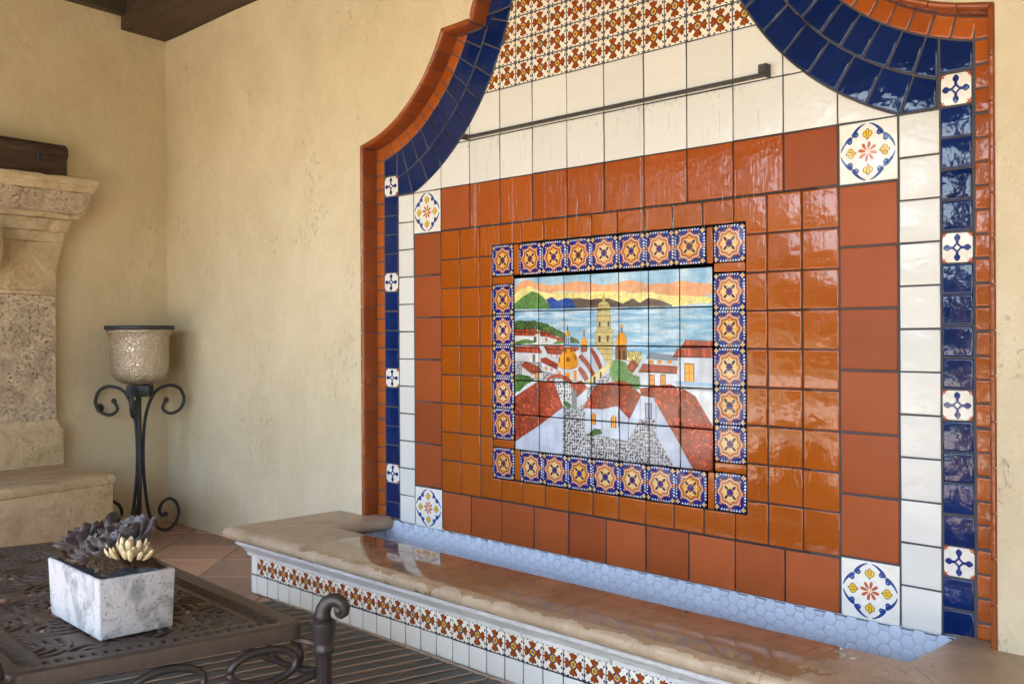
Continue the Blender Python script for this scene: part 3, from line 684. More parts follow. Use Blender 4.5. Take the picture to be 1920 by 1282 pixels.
# mural: backing, frame of medallions, painted tiles
bm = bmesh.new(); addbox(bm, (fx0, .0022, fz0), (fx1, .012, fz1)); mur = bmo('mural', bm, MT['grout'], F_, smooth=False)
mk = {'t': ['medal2', 'medal', 'medal2', 'pale', 'medal', 'pale', 'medal2', 'medal2'], 'b': ['pale', 'pale', 'medal', 'pale', 'pale', 'pale', 'medal'], 'l': ['medal', 'pale', 'medal2', 'pale', 'medal'], 'r': ['pale', 'medal', 'pale', 'medal', 'pale']}
tx = [-.556, -.402, -.239, -.083, .080, .234, .392, .556]
for i, (a, b) in enumerate(zip(tx[:-1], tx[1:])):
    tile('medallion_tile', a, 1.678, b, 1.833, MT[mk['t'][i]], mur, True, gap=.0026); tile('medallion_tile', a, .657, b, .810, MT[mk['b'][i]], mur, True, gap=.0026)
lz = [.857, 1.011, 1.169, 1.329, 1.483, 1.637]
for i, (a, b) in enumerate(zip(lz[:-1], lz[1:])):
    tile('medallion_tile', -.753, a, -.598, b, MT[mk['l'][i]], mur, True, gap=.0026); tile('medallion_tile', .594, a, .748, b, MT[mk['r'][i]], mur, True, gap=.0026)
for i, (a, b, c, d) in enumerate(((-.753, 1.680, -.598, 1.836), (.594, 1.680, .748, 1.836), (-.753, .657, -.598, .813), (.594, .657, .748, .813))):
    tile('medallion_tile', a, b, c, d, MT['pale' if i % 2 else 'medal2'], mur, True, gap=.0026)
for a, b, c, d in ((-.597, 1.680, -.558, 1.835), (.558, 1.678, .593, 1.833), (-.597, .657, -.558, .812), (.558, .655, .593, .812), (-.753, 1.638, -.598, 1.679), (.594, 1.638, .748, 1.679), (-.753, .814, -.598, .856), (.594, .814, .748, .856)):
    tile('filler_strip', a, b, c, d, MT['orange'], mur, gap=.0022)
zr = [.812, .987, 1.157, 1.332, 1.499, 1.666]; MW = 1.182 / 7
for i in range(7):
    for z0, z1 in zip(zr[:-1], zr[1:]):
        x0, x1 = -.593 + i*MW, -.593 + (i+1)*MW
        ptile('mural_tile', [(x0, z0), (x1, z0), (x1, z1), (x0, z1)], MT['mural'], mur, lambda a, b: ((a + .593) / 1.182, (b - .812) / .854), gap=.0026, jit=.6)
# blue band and orange edging along the shoulders and over the top
def seg(r0, r1, t0, t1, s, n=4):
    a = [arcpt(r0, t0 + (t1-t0)*i/n, s) for i in range(n+1)] + [arcpt(r1, t1 + (t0-t1)*i/n, s) for i in range(n+1)]
    return a
for s in (-1, 1):
    xcut = 1.530
    def cut(p, lim, zt=2.958, xt=None):
        # keep |x| < lim, and stop under the step
        p = clip_half(p, 1 if s < 0 else -1, 0, lim)
        if p and zt: p = clip_half(p, 0, -1, zt)
        return p
    t_end = math.asin((2.958 - AC[1]) / R0)
    ts0 = [math.acos((-1.53 - AC[0]) / R0) * -1 + i * R(6.15) for i in range(14)]
    for t0, t1 in zip(ts0[:-1], ts0[1:]):
        p = cut(seg(R0, R1, t0, t1, s), xcut, 3.02)
        if p: p = clip_half(p, 0, 1, -2.171)
        if p and abs(area(p)) > 4e-4: ptile('blue_tile', p, MT['blue'], F_, gap=.0038, jit=1.6)
    ts1 = [math.acos((-1.545 - AC[0]) / R1) * -1 + i * R(5.2) for i in range(15)]
    for t0, t1 in zip(ts1[:-1], ts1[1:]):
        p = cut(seg(R1, R2, t0, t1, s), 1.536)
        if p and abs(area(p)) > 4e-4: ptile('blue_tile', p, MT['blue'], F_, gap=.0038, jit=1.6)
    # last tile of the outer row stands on the blue column
    p = [(x * -s, z) for x, z in ((-1.655, 2.287), (-1.538, 2.287), (-1.538, AC[1] - math.sqrt(R2**2 - (AC[0]+1.538)**2)), (-1.60, AC[1] - math.sqrt(R2**2 - .27**2) - .001), (-1.655, AC[1] - math.sqrt(R2**2 - .215**2) - .001))]
    ptile('blue_tile', p, MT['blue'], F_, gap=.0038)
    ts2 = [math.acos((-1.655 - AC[0]) / R2) * -1 + i * R(4.55) for i in range(14)]
    for t0, t1 in zip(ts2[:-1], ts2[1:]):
        p = cut(seg(R2, R3, t0, t1, s, 3), 1.70, 2.960)
        if p and abs(area(p)) > 3e-4: ptile('small_orange_tile', p, MT['small'], F_, gap=.0036, jit=2)
    p = [(x * -s, z) for x, z in ((-1.732, 2.382), (-1.657, 2.382), (-1.657, 2.463), (-1.732, 2.449))]
    ptile('small_orange_tile', p, MT['small'], F_, gap=.0036)
    # narrow blue strip beside the step, and the first tile of the top arch
NT = 13
for k in range(NT):
    fo = lambda q: .2680 + (pi - .5360) * q / NT; fi = lambda q: .351 + (pi - .702) * q / NT
    a = [E_out(fo(k + i/4)) for i in range(5)] + [E_in(fi(k + 1 - i/4)) for i in range(5)]
    ptile('blue_tile', a, MT['blue'], F_, gap=.0038, jit=1.6)
for s in (-1, 1):
    a = [(-.800, 2.96), (-.74, 2.96), (-.757, 3.019), (-.786, 3.019)]
    ptile('blue_tile', [(x * -s, z) for x, z in a], MT['blue'], F_, gap=.003)
# reveal and bullnose trim along the rim of the niche
path = [(-1.734, ZC - .004), (-1.734, 2.447)]
ta = math.atan2(2.447 - AC[1], -1.734 - AC[0]); tb = math.atan2(2.962 - AC[1], -1.017 - AC[0])
NA = 9
path_seg = []
zz = 2.447
nseg = 14
for i in range(nseg): path_seg.append([(-1.734, ZC - .004 + (2.447 - ZC + .004) * (i + q_) / nseg) for q_ in (0, 1)])
for i in range(NA): path_seg.append([(AC[0] + R3 * cos(ta + (tb-ta) * (i + j/4) / NA), AC[1] + R3 * sin(ta + (tb-ta) * (i + j/4) / NA)) for j in range(5)])
c1 = path_seg[-1][-1]
path_seg.append([c1, ((c1[0] - .808)/2, 2.964)]); path_seg.append([((c1[0] - .808)/2, 2.964), (-.808, 2.966)])
et = math.asin((2.966 - 2.85) / .65)
NE = 9
for i in range(NE): path_seg.append([(-.807 * cos(et + (pi/2 - et) * (i + j/4) / NE), 2.85 + .65 * sin(et + (pi/2 - et) * (i + j/4) / NE)) for j in range(5)])
full = [path_seg[0][0]] + [p for sg in path_seg for p in sg[1:]]
def normals(sg):
    out = []
    for i, p in enumerate(sg):
        k = min(range(len(full)), key=lambda j: (full[j][0]-p[0])**2 + (full[j][1]-p[1])**2); a = full[max(k-1, 0)]; b = full[min(k+1, len(full)-1)]
        d1 = Vector((full[k][0]-a[0], full[k][1]-a[1])); d2 = Vector((b[0]-full[k][0], b[1]-full[k][1]))
        if d1.length < 1e-6: d1 = d2
        if d2.length < 1e-6: d2 = d1
        d1.normalize(); d2.normalize(); n1 = Vector((-d1.y, d1.x)); n2 = Vector((-d2.y, d2.x)); t = n1 + n2; t = t / max(t.dot(n1), .5); out.append(t)
    return out
YF = -.090                            # face of the plaster wall
prof = [(0, .004), (0, YF + .016), (.0015, YF + .004), (.006, YF - .004), (.013, YF - .0085), (.021, YF - .0085), (.025, YF - .004), (.025, YF + .02)]
def trim_piece(sg, s):
    nm = normals(sg); vs = []; n = len(prof); L_ = len(sg); fs = []
    for i, (p, t) in enumerate(zip(sg, nm)):
        e = 0
        if i == 0: e = .0016
        if i == L_ - 1: e = -.0016
        d = (Vector(sg[min(i+1, L_-1)]) - Vector(sg[max(i-1, 0)])).normalized() * e
        for o, y in prof: vs.append((-s * (p[0] + d.x + t.x * o), y, p[1] + d.y + t.y * o))
    for i in range(L_ - 1):
        for k in range(n - 1): f = (i*n+k, i*n+k+1, (i+1)*n+k+1, (i+1)*n+k); fs.append(f if s < 0 else f[::-1])
    c0 = tuple(range(n)); c1_ = tuple(range((L_-1)*n, L_*n)); fs += [c0[::-1], c1_] if s < 0 else [c0, c1_[::-1]]
    o = link('trim_tile', mesh('trim_tile', vs, fs, MT['trim'], True), F_); o.data.set_sharp_from_angle(angle=R(50)); return o
for s in (-1, 1):
    for sg in path_seg: trim_piece(sg, s)
# grout bed behind everything
left = [(x, z) for x, z in full]; right = [(-x, z) for x, z in full[::-1]]
outline = left + right[1:]
out3 = [(x, .0022, z) for x, z in outline]
nv = len(out3); tri = tessellate_polygon([[Vector(v) for v in out3]])
link('grout_bed', mesh('grout_bed', out3, [tuple(t) for t in tri], MT['grout']), F_)
# reveal backing so that the joints of the trim are closed
vs = []; fs = []
ol2 = []
nm_all = normals(full)
for (x, z), t in zip(full, nm_all): ol2.append((x + t.x * .002, z + t.y * .002))
for s in (-1, 1):
    b0 = len(vs)
    for (x, z), t in zip(full, nm_all):
        for o, y in ((.002, .004), (.002, YF + .012), (.014, YF - .003), (.024, YF + .004)): vs.append((-s * (x + t.x*o), y, z + t.y*o))
    for i in range(len(full) - 1):
        for k in range(3): fs.append((b0+i*4+k, b0+i*4+k+1, b0+(i+1)*4+k+1, b0+(i+1)*4+k))
link('joint_bed', mesh('joint_bed', vs, fs, MT['grout']), F_)
# spout bar
bm = bmesh.new()
addbox(bm, (-.925, -.034, 2.405), (.868, -.001, 2.409)); addbox(bm, (-.925, -.034, 2.409), (.868, -.031, 2.416)); addbox(bm, (-.925, -.005, 2.409), (.868, -.001, 2.424))
bar = bmo('spout_bar', bm, MT['steel'], F_, bevel=.0008, seg=1)
bm = bmesh.new(); addbox(bm, (.866, -.042, 2.395), (.871, -.001, 2.450)); addbox(bm, (.838, -.0425, 2.412), (.866, -.039, 2.448)); bmo('end_plate', bm, MT['steel'], bar, bevel=.0008, seg=1)
bm = bmesh.new(); addbox(bm, (-.931, -.048, 2.398), (-.926, -.001, 2.428)); addbox(bm, (-.926, -.0485, 2.404), (-.905, -.045, 2.426)); bmo('end_plate', bm, MT['steel'], bar, bevel=.0008, seg=1)
# ---------------------------------------------------------------- basin: riser, cornice, ledge, pool
RY = -.736; RX = 1.884
bm = bmesh.new(); addbox(bm, (-RX + .004, RY + .004, .0), (RX - .004, -.46, .30)); addbox(bm, (-RX + .004, -.46, .0), (-1.665, YF, .30)); addbox(bm, (1.665, -.46, .0), (RX - .004, YF, .30))
bmo('bench_core', bm, MT['blackgrout'], F_, smooth=False)
xr = [-RX + .003, -1.823] + [-1.823 + .1066 * i for i in range(1, 35)]; xr = [x for x in xr if x < RX - .03] + [RX - .003]
riser = empty('tiled_riser'); riser.parent = F_
for i, (a, b) in enumerate(zip(xr[:-1], xr[1:])):
    if i == 0: tile('white_tile', a, .103, b, .206, MT['white'], riser, gap=.0034, y=RY)
    else: tile('flower_tile', a, .103, b, .206, MT['flower' if i % 4 else 'flower2'], riser, True, gap=.0030, y=RY)
    tile('white_tile', a, .002, b, .103, MT['white'], riser, gap=.0034, y=RY)
for sx in (-1, 1):     # the short ends
    for j in range(6):
        y0 = RY + .005 + j * .1066; y1 = min(y0 + .1066, YF)
        for z0, z1, mt, uv in ((.103, .206, 'flower', True), (.002, .103, 'white', False)):
            o = tile('flower_tile' if uv else 'white_tile', 0, z0, y1 - y0, z1, MT[mt], riser, uv, gap=.003)
            o.location = (sx * RX, (y0+y1)/2, (z0+z1)/2); o.rotation_euler = (0, 0, R(90) * sx)
cor = [(.0, .2055), (.014, .2055), (.015, .222), (.020, .226), (.026, .236), (.036, .248), (.048, .256), (.052, .258), (.053, .262), (.058, .264), (.0605, .269), (.058, .274), (.053, .276), (.053, .2795), (.0, .2795)]
def run(name, prof, x0, x1, m0, m1, place, mat, parent, cuts=1, jag=0):
    """sweep a closed profile (o,z) from s=x0..x1; m0,m1: mitre slope at the two ends; place(s,o,z)->xyz"""
    vs = []; n = len(prof); fs = []; K = cuts + 1
    for i in range(K):
        t = i / cuts
        for o, z in prof:
            a = x0 - m0 * o; b = x1 + m1 * o
            vs.append(place(a + (b - a) * t, o, z))
    for i in range(K - 1):
        for k in range(n): fs.append((i*n+k, i*n+(k+1) % n, (i+1)*n+(k+1) % n, (i+1)*n+k))
    fs += [tuple(range(n))[::-1], tuple(range((K-1)*n, K*n))]
    bm = bmesh.new(); me = mesh('t', vs, fs); bm.from_mesh(me); bmesh.ops.recalc_face_normals(bm, faces=bm.faces); me2 = bpy.data.meshes.new(name); bm.to_mesh(me2); bm.free(); bpy.data.meshes.remove(me)
    me2.materials.append(mat); me2.polygons.foreach_set('use_smooth', [True] * len(me2.polygons)); me2.set_sharp_from_angle(angle=R(35))
    return link(name, me2, parent)
cj = [-RX, -1.572, -1.124, -.676, -.242, .207, .668, 1.12, 1.57, RX]
corn = empty('cornice'); corn.parent = F_
for i, (a, b) in enumerate(zip(cj[:-1], cj[1:])):
    run('cornice_stone', cor, a + (.0012 if i else 0), b - (.0012 if i < len(cj)-2 else 0), 1 if i == 0 else 0, 1 if i == len(cj)-2 else 0, lambda s, o, z: (s, RY - o, z), MT['lime'], corn)
for sx in (-1, 1): run('cornice_stone', cor, RY, YF - .001, 1, 0, lambda s, o, z, sx=sx: (sx * (RX + o), s, z), MT['lime'], corn)
# ledge stones: flat top, bullnose towards the room and towards the pool.  o = 0 at the pool edge
LW = .362; rr = .036
lp = []
for i in range(9): a = pi/2 - pi * i / 8; lp.append((LW + .0 + .044 * cos(a), ZC - rr + rr * sin(a)))       # outer nose (+)
lp = [(0.0, ZC)] + [(LW, ZC)] + lp[1:-1] + [(LW, ZC - 2*rr)] + [(0, ZC - 2*rr)]
for i in range(1, 8): a = -pi/2 - pi * i / 8; lp.append((0 + .036 * cos(a), ZC - rr + rr * sin(a)))
ledge = empty('ledge'); ledge.parent = F_
XI = 1.622; YI = -.420
lj = [-XI, -1.435, -.505, .405, 1.325, XI]
for i, (a, b) in enumerate(zip(lj[:-1], lj[1:])):
    o = run('ledge_stone', lp, a + (.001 if i else .0006), b - (.001 if i < 4 else .0006), 1 if i == 0 else 0, 1 if i == 4 else 0, lambda s, o, z: (s, YI - o, z), MT['ledge'], ledge, cuts=12)
for sx in (-1, 1):
    o = run('ledge_stone', lp, YI + .0012, -.002, 1, 0, lambda s, o, z, sx=sx: (sx * (XI + o), s, z), MT['ledge'], ledge, cuts=8)
    for v in o.data.vertices:            # stop the back of the arm at the plaster, only the part inside the niche runs on to the tiles
        if abs(v.co.x) > 1.736 and v.co.y > YF + .001: v.co.y = YF + .001
# pool
bm = bmesh.new()
addbox(bm, (-1.665, .0022, .0), (1.665, .03, .333)); addbox(bm, (-1.70, -.47, .0), (-1.662, .0, .275)); addbox(bm, (1.662, -.47, .0), (1.70, .0, .275)); addbox(bm, (-1.665, -.50, .0), (1.665, -.452, .275)); addbox(bm, (-1.665, -.46, .0), (1.665, .0, .03))
bmo('pool_shell', bm, MT['hexbed'], F_, smooth=False)
ha = .0272; hp = ha * 1.5 + .0022; hv = ha * math.sqrt(3) + .0022
hex_me = None
def hexm():
    ring = [(ha*cos(i*pi/3), ha*sin(i*pi/3)) for i in range(6)]
    return tile_mesh(ring, MT['hexa'], th=.004, gap=.0012, rnd=.0030)
hex_me = hexm(); nh = 0
k = 0; x = -1.64
while x < 1.655:
    for r_ in range(4):
        z = .318 - r_ * hv + (hv/2 if k % 2 else 0) - .012
        if z + hv/2 > .3345:    # top row is cut along the tiles
            ring = [(ha*cos(i*pi/3), ha*sin(i*pi/3)) for i in range(6)]; p = clip_half(ring, 0, -1, .3335 - z)
            if len(p) > 2 and area(p) > 2e-4: link('hexagon_tile', tile_mesh(p, MT['hexa'], th=.004, gap=.0012, rnd=.0022), F_, (x, .0005, z))
        else: link('hexagon_tile', hex_me, F_, (x, random.uniform(.0002, .0009), z), (0, 0, R(random.uniform(-.3, .3))))
    x += hp; k += 1
vs = []; fs = []           # side wall hexagons, seen edge on: one joined part
for sx in (-1, 1):
    for i in range(10):
        for j in range(4):
            cy, cz = -.42 + i*hp, .25 - j*hv + (hv/2 if i % 2 else 0); b0 = len(vs)
            vs += [(sx*1.660, cy + ha*.94*cos(q*pi/3), cz + ha*.94*sin(q*pi/3)) for q in range(6)] + [(sx*1.657, cy + ha*.85*cos(q*pi/3), cz + ha*.85*sin(q*pi/3)) for q in range(6)]
            fs += [(b0+q, b0+(q+1) % 6, b0+6+(q+1) % 6, b0+6+q) for q in range(6)] + [tuple(range(b0+6, b0+12))]
tag(link('hexagon_facing', mesh('hexagon_facing', vs, fs, MT['hexa']), F_), kind='stuff')
# worn white paint along the last white and scroll tiles
vs = [(.0, 0, 0)]
N = 60; vs = []; fs = []
for i in range(N + 1):
    x = -1.655 + 3.31 * i / N; vs.append((x, -.0100, .160 + .0015 * sin(i * 1.7))); vs.append((x, -.455, .160 + .0015 * cos(i * 2.1)))
fs = [(2*i, 2*i+1, 2*i+3, 2*i+2) for i in range(N)]
o = link('water', mesh('water', vs, fs, MT['water'], True)); tag(o, 'shallow clear pool water inside the stone-topped basin of the wall fountain', None, None, 'structure')
# running water: rivulets on the tiles below the bar and drops hanging from it
vs = []; fs = []
def rivulet(x, z1, z0, wd):
    n = max(3, int((z1 - z0) / .02)); b0 = len(vs); xo = 0
    for i in range(n + 1):
        t = i / n; xo += random.uniform(-.0006, .0006); ww = wd * (.35 + .65 * sin(pi * min(1, t * .9 + .1))) * random.uniform(.75, 1.2)
        z = z1 + (z0 - z1) * t; vs.extend([(x + xo - ww, -.0012, z), (x + xo, -.0012 - ww * .8, z), (x + xo + ww, -.0012, z)])
    for i in range(n):
        for k in (0, 1): a = b0 + i*3 + k; fs.append((a, a+1, a+4, a+3))
for i in range(330):
    x = random.uniform(-.91, .86); z1 = random.choice((random.uniform(.6, 2.38), random.uniform(1.7, 2.39))); rivulet(x, z1, z1 - random.uniform(.02, .14), random.uniform(.0006, .0022))
for x in (-.885, -.872, -.60, .21, .215): rivulet(x, 2.38, random.uniform(.9, 1.9), .0022)
tag(link('rivulets', mesh('rivulets', vs, fs, MT['drip'], True)), 'thin streaks of water running down the wall tiles below the long spout bar', 'water', None, 'stuff')
vs = []; fs = []
for i in range(150):
    x = random.uniform(-.91, .86); y = random.uniform(-.041, -.036); L_ = random.choice((.006, .009, .014, .03)) * random.uniform(.7, 1.3); r_ = random.uniform(.0012, .0028); z = 2.405 - random.choice((0, 0, random.uniform(0, .05)))
    v, f = lathe([(.0003, z), (r_*.5, z - L_*.4), (r_, z - L_*.8), (r_*.8, z - L_*.95), (.0002, z - L_)], 6); b0 = len(vs)
    vs += [(a + x, b + y, c) for a, b, c in v]; fs += [tuple(q + b0 for q in t) for t in f]
tag(link('falling_drops', mesh('falling_drops', vs, fs, MT['drip'], True)), 'small clear drops hanging and falling from the underside of the steel spout bar', 'water', None, 'stuff')

# ---------------------------------------------------------------- room shell
CX, CY = -4.228, YF                    # foot of the room corner
dv = Vector((-.192, .981)).normalized(); U = -dv; NN = Vector((dv.y, -dv.x))        # the left wall is not quite square to the fountain wall
def LWp(u, off, z): return (CX + U.x*u + NN.x*off, CY + U.y*u + NN.y*off, z)
ZT = 3.80
hole = [(x + t.x*.020, z + t.y*.020) for (x, z), t in zip(full, nm_all)]; hole = hole + [(-x, z) for x, z in hole[::-1][1:]]
X1 = 6.0
outer = [(CX, -.02), (hole[0][0], -.02)] + hole + [(hole[-1][0], -.02), (X1, -.02), (X1, ZT), (CX, ZT)]
vs = [(x, YF, z) for x, z in outer]; tri = tessellate_polygon([[Vector(v) for v in vs]])
n = len(vs); vs2 = vs + [(x, YF + .30, z) for x, _, z in vs]
fs = [tuple(t) for t in tri] + [(i, (i+1) % n, n + (i+1) % n, n + i) for i in range(n)]
o = link('plaster_wall', mesh('plaster_wall', vs2, fs, MT['plaster'])); tag(o, 'tan hand-troweled plaster wall that surrounds the arched tile fountain', 'wall')
bm = bmesh.new(); addbox(bm, (0, 0, -.02), (1, 1, 1)); bm.free()
a = [LWp(0, 0, -.02), LWp(3.9, 0, -.02), LWp(3.9, -.3, -.02), LWp(0, -.3, -.02)]
vs = a + [(x, y, ZT) for x, y, _ in a]
o = link('plaster_wall', mesh('plaster_wall', vs, [(0, 1, 5, 4), (1, 2, 6, 5), (2, 3, 7, 6), (3, 0, 4, 7), (4, 5, 6, 7)], MT['plaster'])); tag(o, 'tan plaster wall behind the stone fireplace and the iron candle stand', 'wall')
bm = bmesh.new(); addbox(bm, (4.3, -4.4, -.02), (4.6, YF - .002, ZT)); o = bmo('plaster_wall', bm, MT['plaster'], smooth=False); tag(o, 'unseen tan plaster side wall added at the right of the patio to block light', 'wall')  # out of view, added to hold back light from the right
# back of the niche so that no light leaks in
bm = bmesh.new(); addbox(bm, (-4.2, YF + .15, 0), (X1, YF + .40, ZT)); bmo('masonry', bm, MT['plaster'], bpy.data.objects['plaster_wall'], smooth=False)
# floor: mortar sheet with clay pavers on the diagonal
bm = bmesh.new(); addbox(bm, (-6.6, -7.0, -.05), (9, .1, -.006)); fl = bmo('floor', bm, stone('mortar', (.36, .29, .23), (.44, .36, .29), (.25, .2, .16), pits=.3), smooth=False); tag(fl, 'terracotta paver floor laid on the diagonal', None, None, 'structure')
pa, pb = .475, .425; e1 = Vector((1, 1)).normalized(); e2 = Vector((-1, 1)).normalized()
def pav():
    bm = bmesh.new(); addbox(bm, (-pa/2 + .007, -pb/2 + .007, -.02), (pa/2 - .007, pb/2 - .007, 0)); bmesh.ops.bevel(bm, geom=[e for e in bm.edges if e.verts[0].co.z > -.001 and e.verts[1].co.z > -.001], offset=.006, segments=2, affect='EDGES'); me = bpy.data.meshes.new('paver'); bm.to_mesh(me); bm.free()
    me.polygons.foreach_set('use_smooth', [True]*len(me.polygons)); me.set_sharp_from_angle(angle=R(60)); me.materials.append(MT['paver']); return me
pme = pav(); far = []
# joints parallel to e1 pass y-x = c; with world x shifted: known joint offsets
oa = (6.52 - 3.052) / math.sqrt(2); ob = (-6.906 + 3.052) / math.sqrt(2)
cells = []
for i in range(-30, 40):
    for j in range(-34, 30):
        v_ = oa - (i + .5) * pb ; u_ = ob + (j + .5) * pa
        # u_ along e1 (x+y)/sqrt2, v_ along e2 (y-x)/sqrt2 ; joints along e2 every pa of u, along e1 every pb of v
        x = (u_ - v_) / math.sqrt(2); y = (u_ + v_) / math.sqrt(2)
        if -6.3 < x < 6.5 and -6.7 < y < .2: cells.append((x, y))
cells.sort(key=lambda c: math.hypot(c[0] + 2.6, c[1] + .6))
for x, y in cells[:290]: link('paver', pme, fl, (x, y, random.uniform(-.0015, .0012)), (R(random.uniform(-.15, .15)), R(random.uniform(-.15, .15)), R(45 + random.uniform(-.3, .3))))
vs = []; fs = []
for x, y in cells[290:]:
    b0 = len(vs); m_ = Matrix.Rotation(R(45), 2); q = [m_ @ Vector((a*(pa/2-.007), b*(pb/2-.007))) for a, b in ((-1, -1), (1, -1), (1, 1), (-1, 1))]
    vs += [(x+p.x, y+p.y, -.0005) for p in q] + [(x+p.x, y+p.y, -.02) for p in q]; fs += [(b0, b0+1, b0+2, b0+3)] + [(b0+k, b0+4+k, b0+4+(k+1) % 4, b0+(k+1) % 4) for k in range(4)]
tag(link('far_pavers', mesh('far_pavers', vs, fs, MT['paver']), fl), kind='stuff')
# roof over the patio
EY = -5.9
bm = bmesh.new(); addbox(bm, (-6.4, EY - .5, ZT), (X1 + .3, .4, ZT + .2)); o = bmo('ceiling', bm, wood('ceiling_boards', (.05, .032, .02), (.12, .08, .05)), smooth=False); tag(o, 'dark timber ceiling over the patio', 'ceiling')
def hewn(name, a, b, mat, label, cat='beam', grp=None, axis=0):
    bm = bmesh.new(); addbox(bm, (0, 0, 0), (1, 1, 1)); ax = axis
    n = 26; bmesh.ops.subdivide_edges(bm, edges=[e for e in bm.edges if abs((e.verts[0].co - e.verts[1].co)[ax]) > .5], cuts=n, use_grid_fill=True)
    for v in bm.verts:
        v.co = Vector([a[i] + (b[i] - a[i]) * v.co[i] for i in range(3)])
        for i in range(3):
            if i != ax: v.co[i] += random.uniform(-.006, .006)
    o = bmo(name, bm, mat, smooth=False); return tag(o, label, cat, grp)
hewn('wood_beam', (-4.34, -.462, 3.577), (X1, YF - .001, ZT - .002), MT['wood'], 'dark hand-hewn wooden beam running along the top of the fountain wall')
for i in range(5): hewn('wood_beam', (-5.9, -2.0 - i*1.3, 3.62), (X1, -1.76 - i*1.3, ZT - .002), MT['wood'], 'one of the dark ceiling beams crossing the patio away from the wall', 'beam', 'patio ceiling beams')
hewn('wood_beam', (-6.0, EY - .25, 3.30), (X1, EY, 3.62), MT['wood'], 'dark wooden beam carrying the open edge of the patio roof')
a = [LWp(.372, 0.001, 3.675), LWp(3.85, .001, 3.675), LWp(3.85, .085, 3.675), LWp(.372, .085, 3.675)]
o = link('wood_ledger', mesh('wood_ledger', a + [(x, y, ZT - .002) for x, y, _ in a], [(3, 2, 1, 0), (0, 1, 5, 4), (1, 2, 6, 5), (2, 3, 7, 6), (3, 0, 4, 7)], wood('ledger_wood', (.04, .028, .016), (.10, .07, .04), axis=1))); tag(o, 'weathered timber ledger board at the top of the fireplace wall', 'beam')
for i, x in enumerate((-5.6, -.6, 5.6)):
    bm = bmesh.new(); addbox(bm, (x - .22, EY - .3, -.01), (x + .22, EY + .14, 3.30)); o = bmo('plaster_post', bm, MT['plaster'], bevel=.03); tag(o, 'square plastered post at the %s of the open side of the patio' % ('fireplace end', 'middle', 'far right end')[i], 'post', 'posts at the open side of the patio')
# outside
def gmat():
    m = M('lawn_green'); f = m.noise(2, 6); c = m.mix(f, (.05, .085, .025), (.09, .13, .045)); return m.fin(c, .9, m.bump(m.noise(40, 4), .02))
bm = bmesh.new(); addbox(bm, (-200, -200, -.30), (200, 200, -.052)); tag(bmo('ground', bm, gmat(), smooth=False), 'lawn around the patio', None, None, 'structure')
bm = bmesh.new(); addbox(bm, (-14, -13.5, -.2), (14, -7.01, -.02)); bm2 = bmo('path', bm, stone('paving_light', (.36, .34, .28), (.44, .42, .35), (.36, .34, .28), pits=.3), smooth=False); tag(bm2, 'pale paved terrace beyond the patio', None, None, 'structure')
def leafm(a, b):
    m = M('hedge_leaf'); c = m.mix(m.noise(9, 4), a, b); return m.fin(c, .5, None)
def foliage(name, cx, cy, cz, sx, sy, sz, n, mat, label, cat, grp, ls=.10):
    r = np.random.RandomState(int(abs(cx*31 + cy*17)) + 5); p = r.normal(size=(n, 3)); p /= np.linalg.norm(p, axis=1)[:, None]
    rad = .72 + .28 * r.rand(n)[:, None]; rad *= 1 + .12 * np.sin(p[:, :1]*7 + 1) * np.cos(p[:, 2:]*6)
    c = np.array((cx, cy, cz)) + p * rad * np.array((sx, sy, sz)); a = r.normal(size=(n, 3)); a /= np.linalg.norm(a, axis=1)[:, None]; b = np.cross(a, r.normal(size=(n, 3))); b /= np.linalg.norm(b, axis=1)[:, None]
    s = ls * (.6 + .8 * r.rand(n))[:, None]; V = np.stack([c - a*s, c - b*s*.45, c + a*s, c + b*s*.45], 1).reshape(-1, 3); F = np.arange(n*4).reshape(n, 4)
    return V, F
lf = leafm((.025, .05, .015), (.07, .11, .03))
for i in range(9):
    cx = (-27, -22.5, -18.5, -14.8, -11.4, -7.2, -3.6, 1, 5.5)[i]; cy = -17 + random.uniform(-1, 1); hgt = (3.6, 4.2, 3.8, 4.4, 3.4, 1.9, 1.7, 2.4, 3.0)[i]  # unseen trees, heights and low gap shaped for what the glazes reflect
    t = empty('garden_tree', (cx, cy, 0), 0, '%s broad green tree counted from the left in the unseen garden, its height shaped for the tile reflections' % ('first', 'second', 'third', 'fourth', 'fifth', 'sixth', 'seventh', 'eighth', 'ninth')[i], 'tree', 'unseen garden trees facing the patio')
    V, F = foliage('crown', 0, 0, hgt, 2.5, 1.8, hgt * .72, 3600, lf, '', '', '', .16)
    me = bpy.data.meshes.new('crown'); me.from_pydata(V.tolist(), [], F.tolist()); me.materials.append(lf); link('crown', me, t)
    tubo('trunk', [(0, 0, -.05), (.04, 0, .6), (0, .05, hgt)], [.14, .11, .05], MT['wood'], t, 8)
# ---------------------------------------------------------------- fireplace
FP = empty('stone_fireplace', LWp(1.7, 0, 0), 0, 'carved cantera stone fireplace surround with thick mantel and raised hearth against the left wall', 'fireplace')
FP_inv = Matrix.Translation(-Vector(LWp(1.7, 0, 0)))
def prism(name, outline, z0, z1, mat, parent, bev=.008, rough=0, inv=FP_inv, sub=0):
    """outline: list of (u, off) ; vertical prism"""
    bm = bmesh.new(); b = [bm.verts.new(FP_inv @ Vector(LWp(u, o, z0))) for u, o in outline]; t = [bm.verts.new(FP_inv @ Vector(LWp(u, o, z1))) for u, o in outline]
    bm.faces.new(b[::-1]); bm.faces.new(t); n = len(b)
    for i in range(n): bm.faces.new((b[i], b[(i+1) % n], t[(i+1) % n], t[i]))
    return bmo(name, bm, mat, parent, bevel=bev)
UF = .962; OF = .12; UL = 3.4                # right face of the shaft, its front, and the far end of the fireplace
zh = .538; hu, ho = 1.022, .885
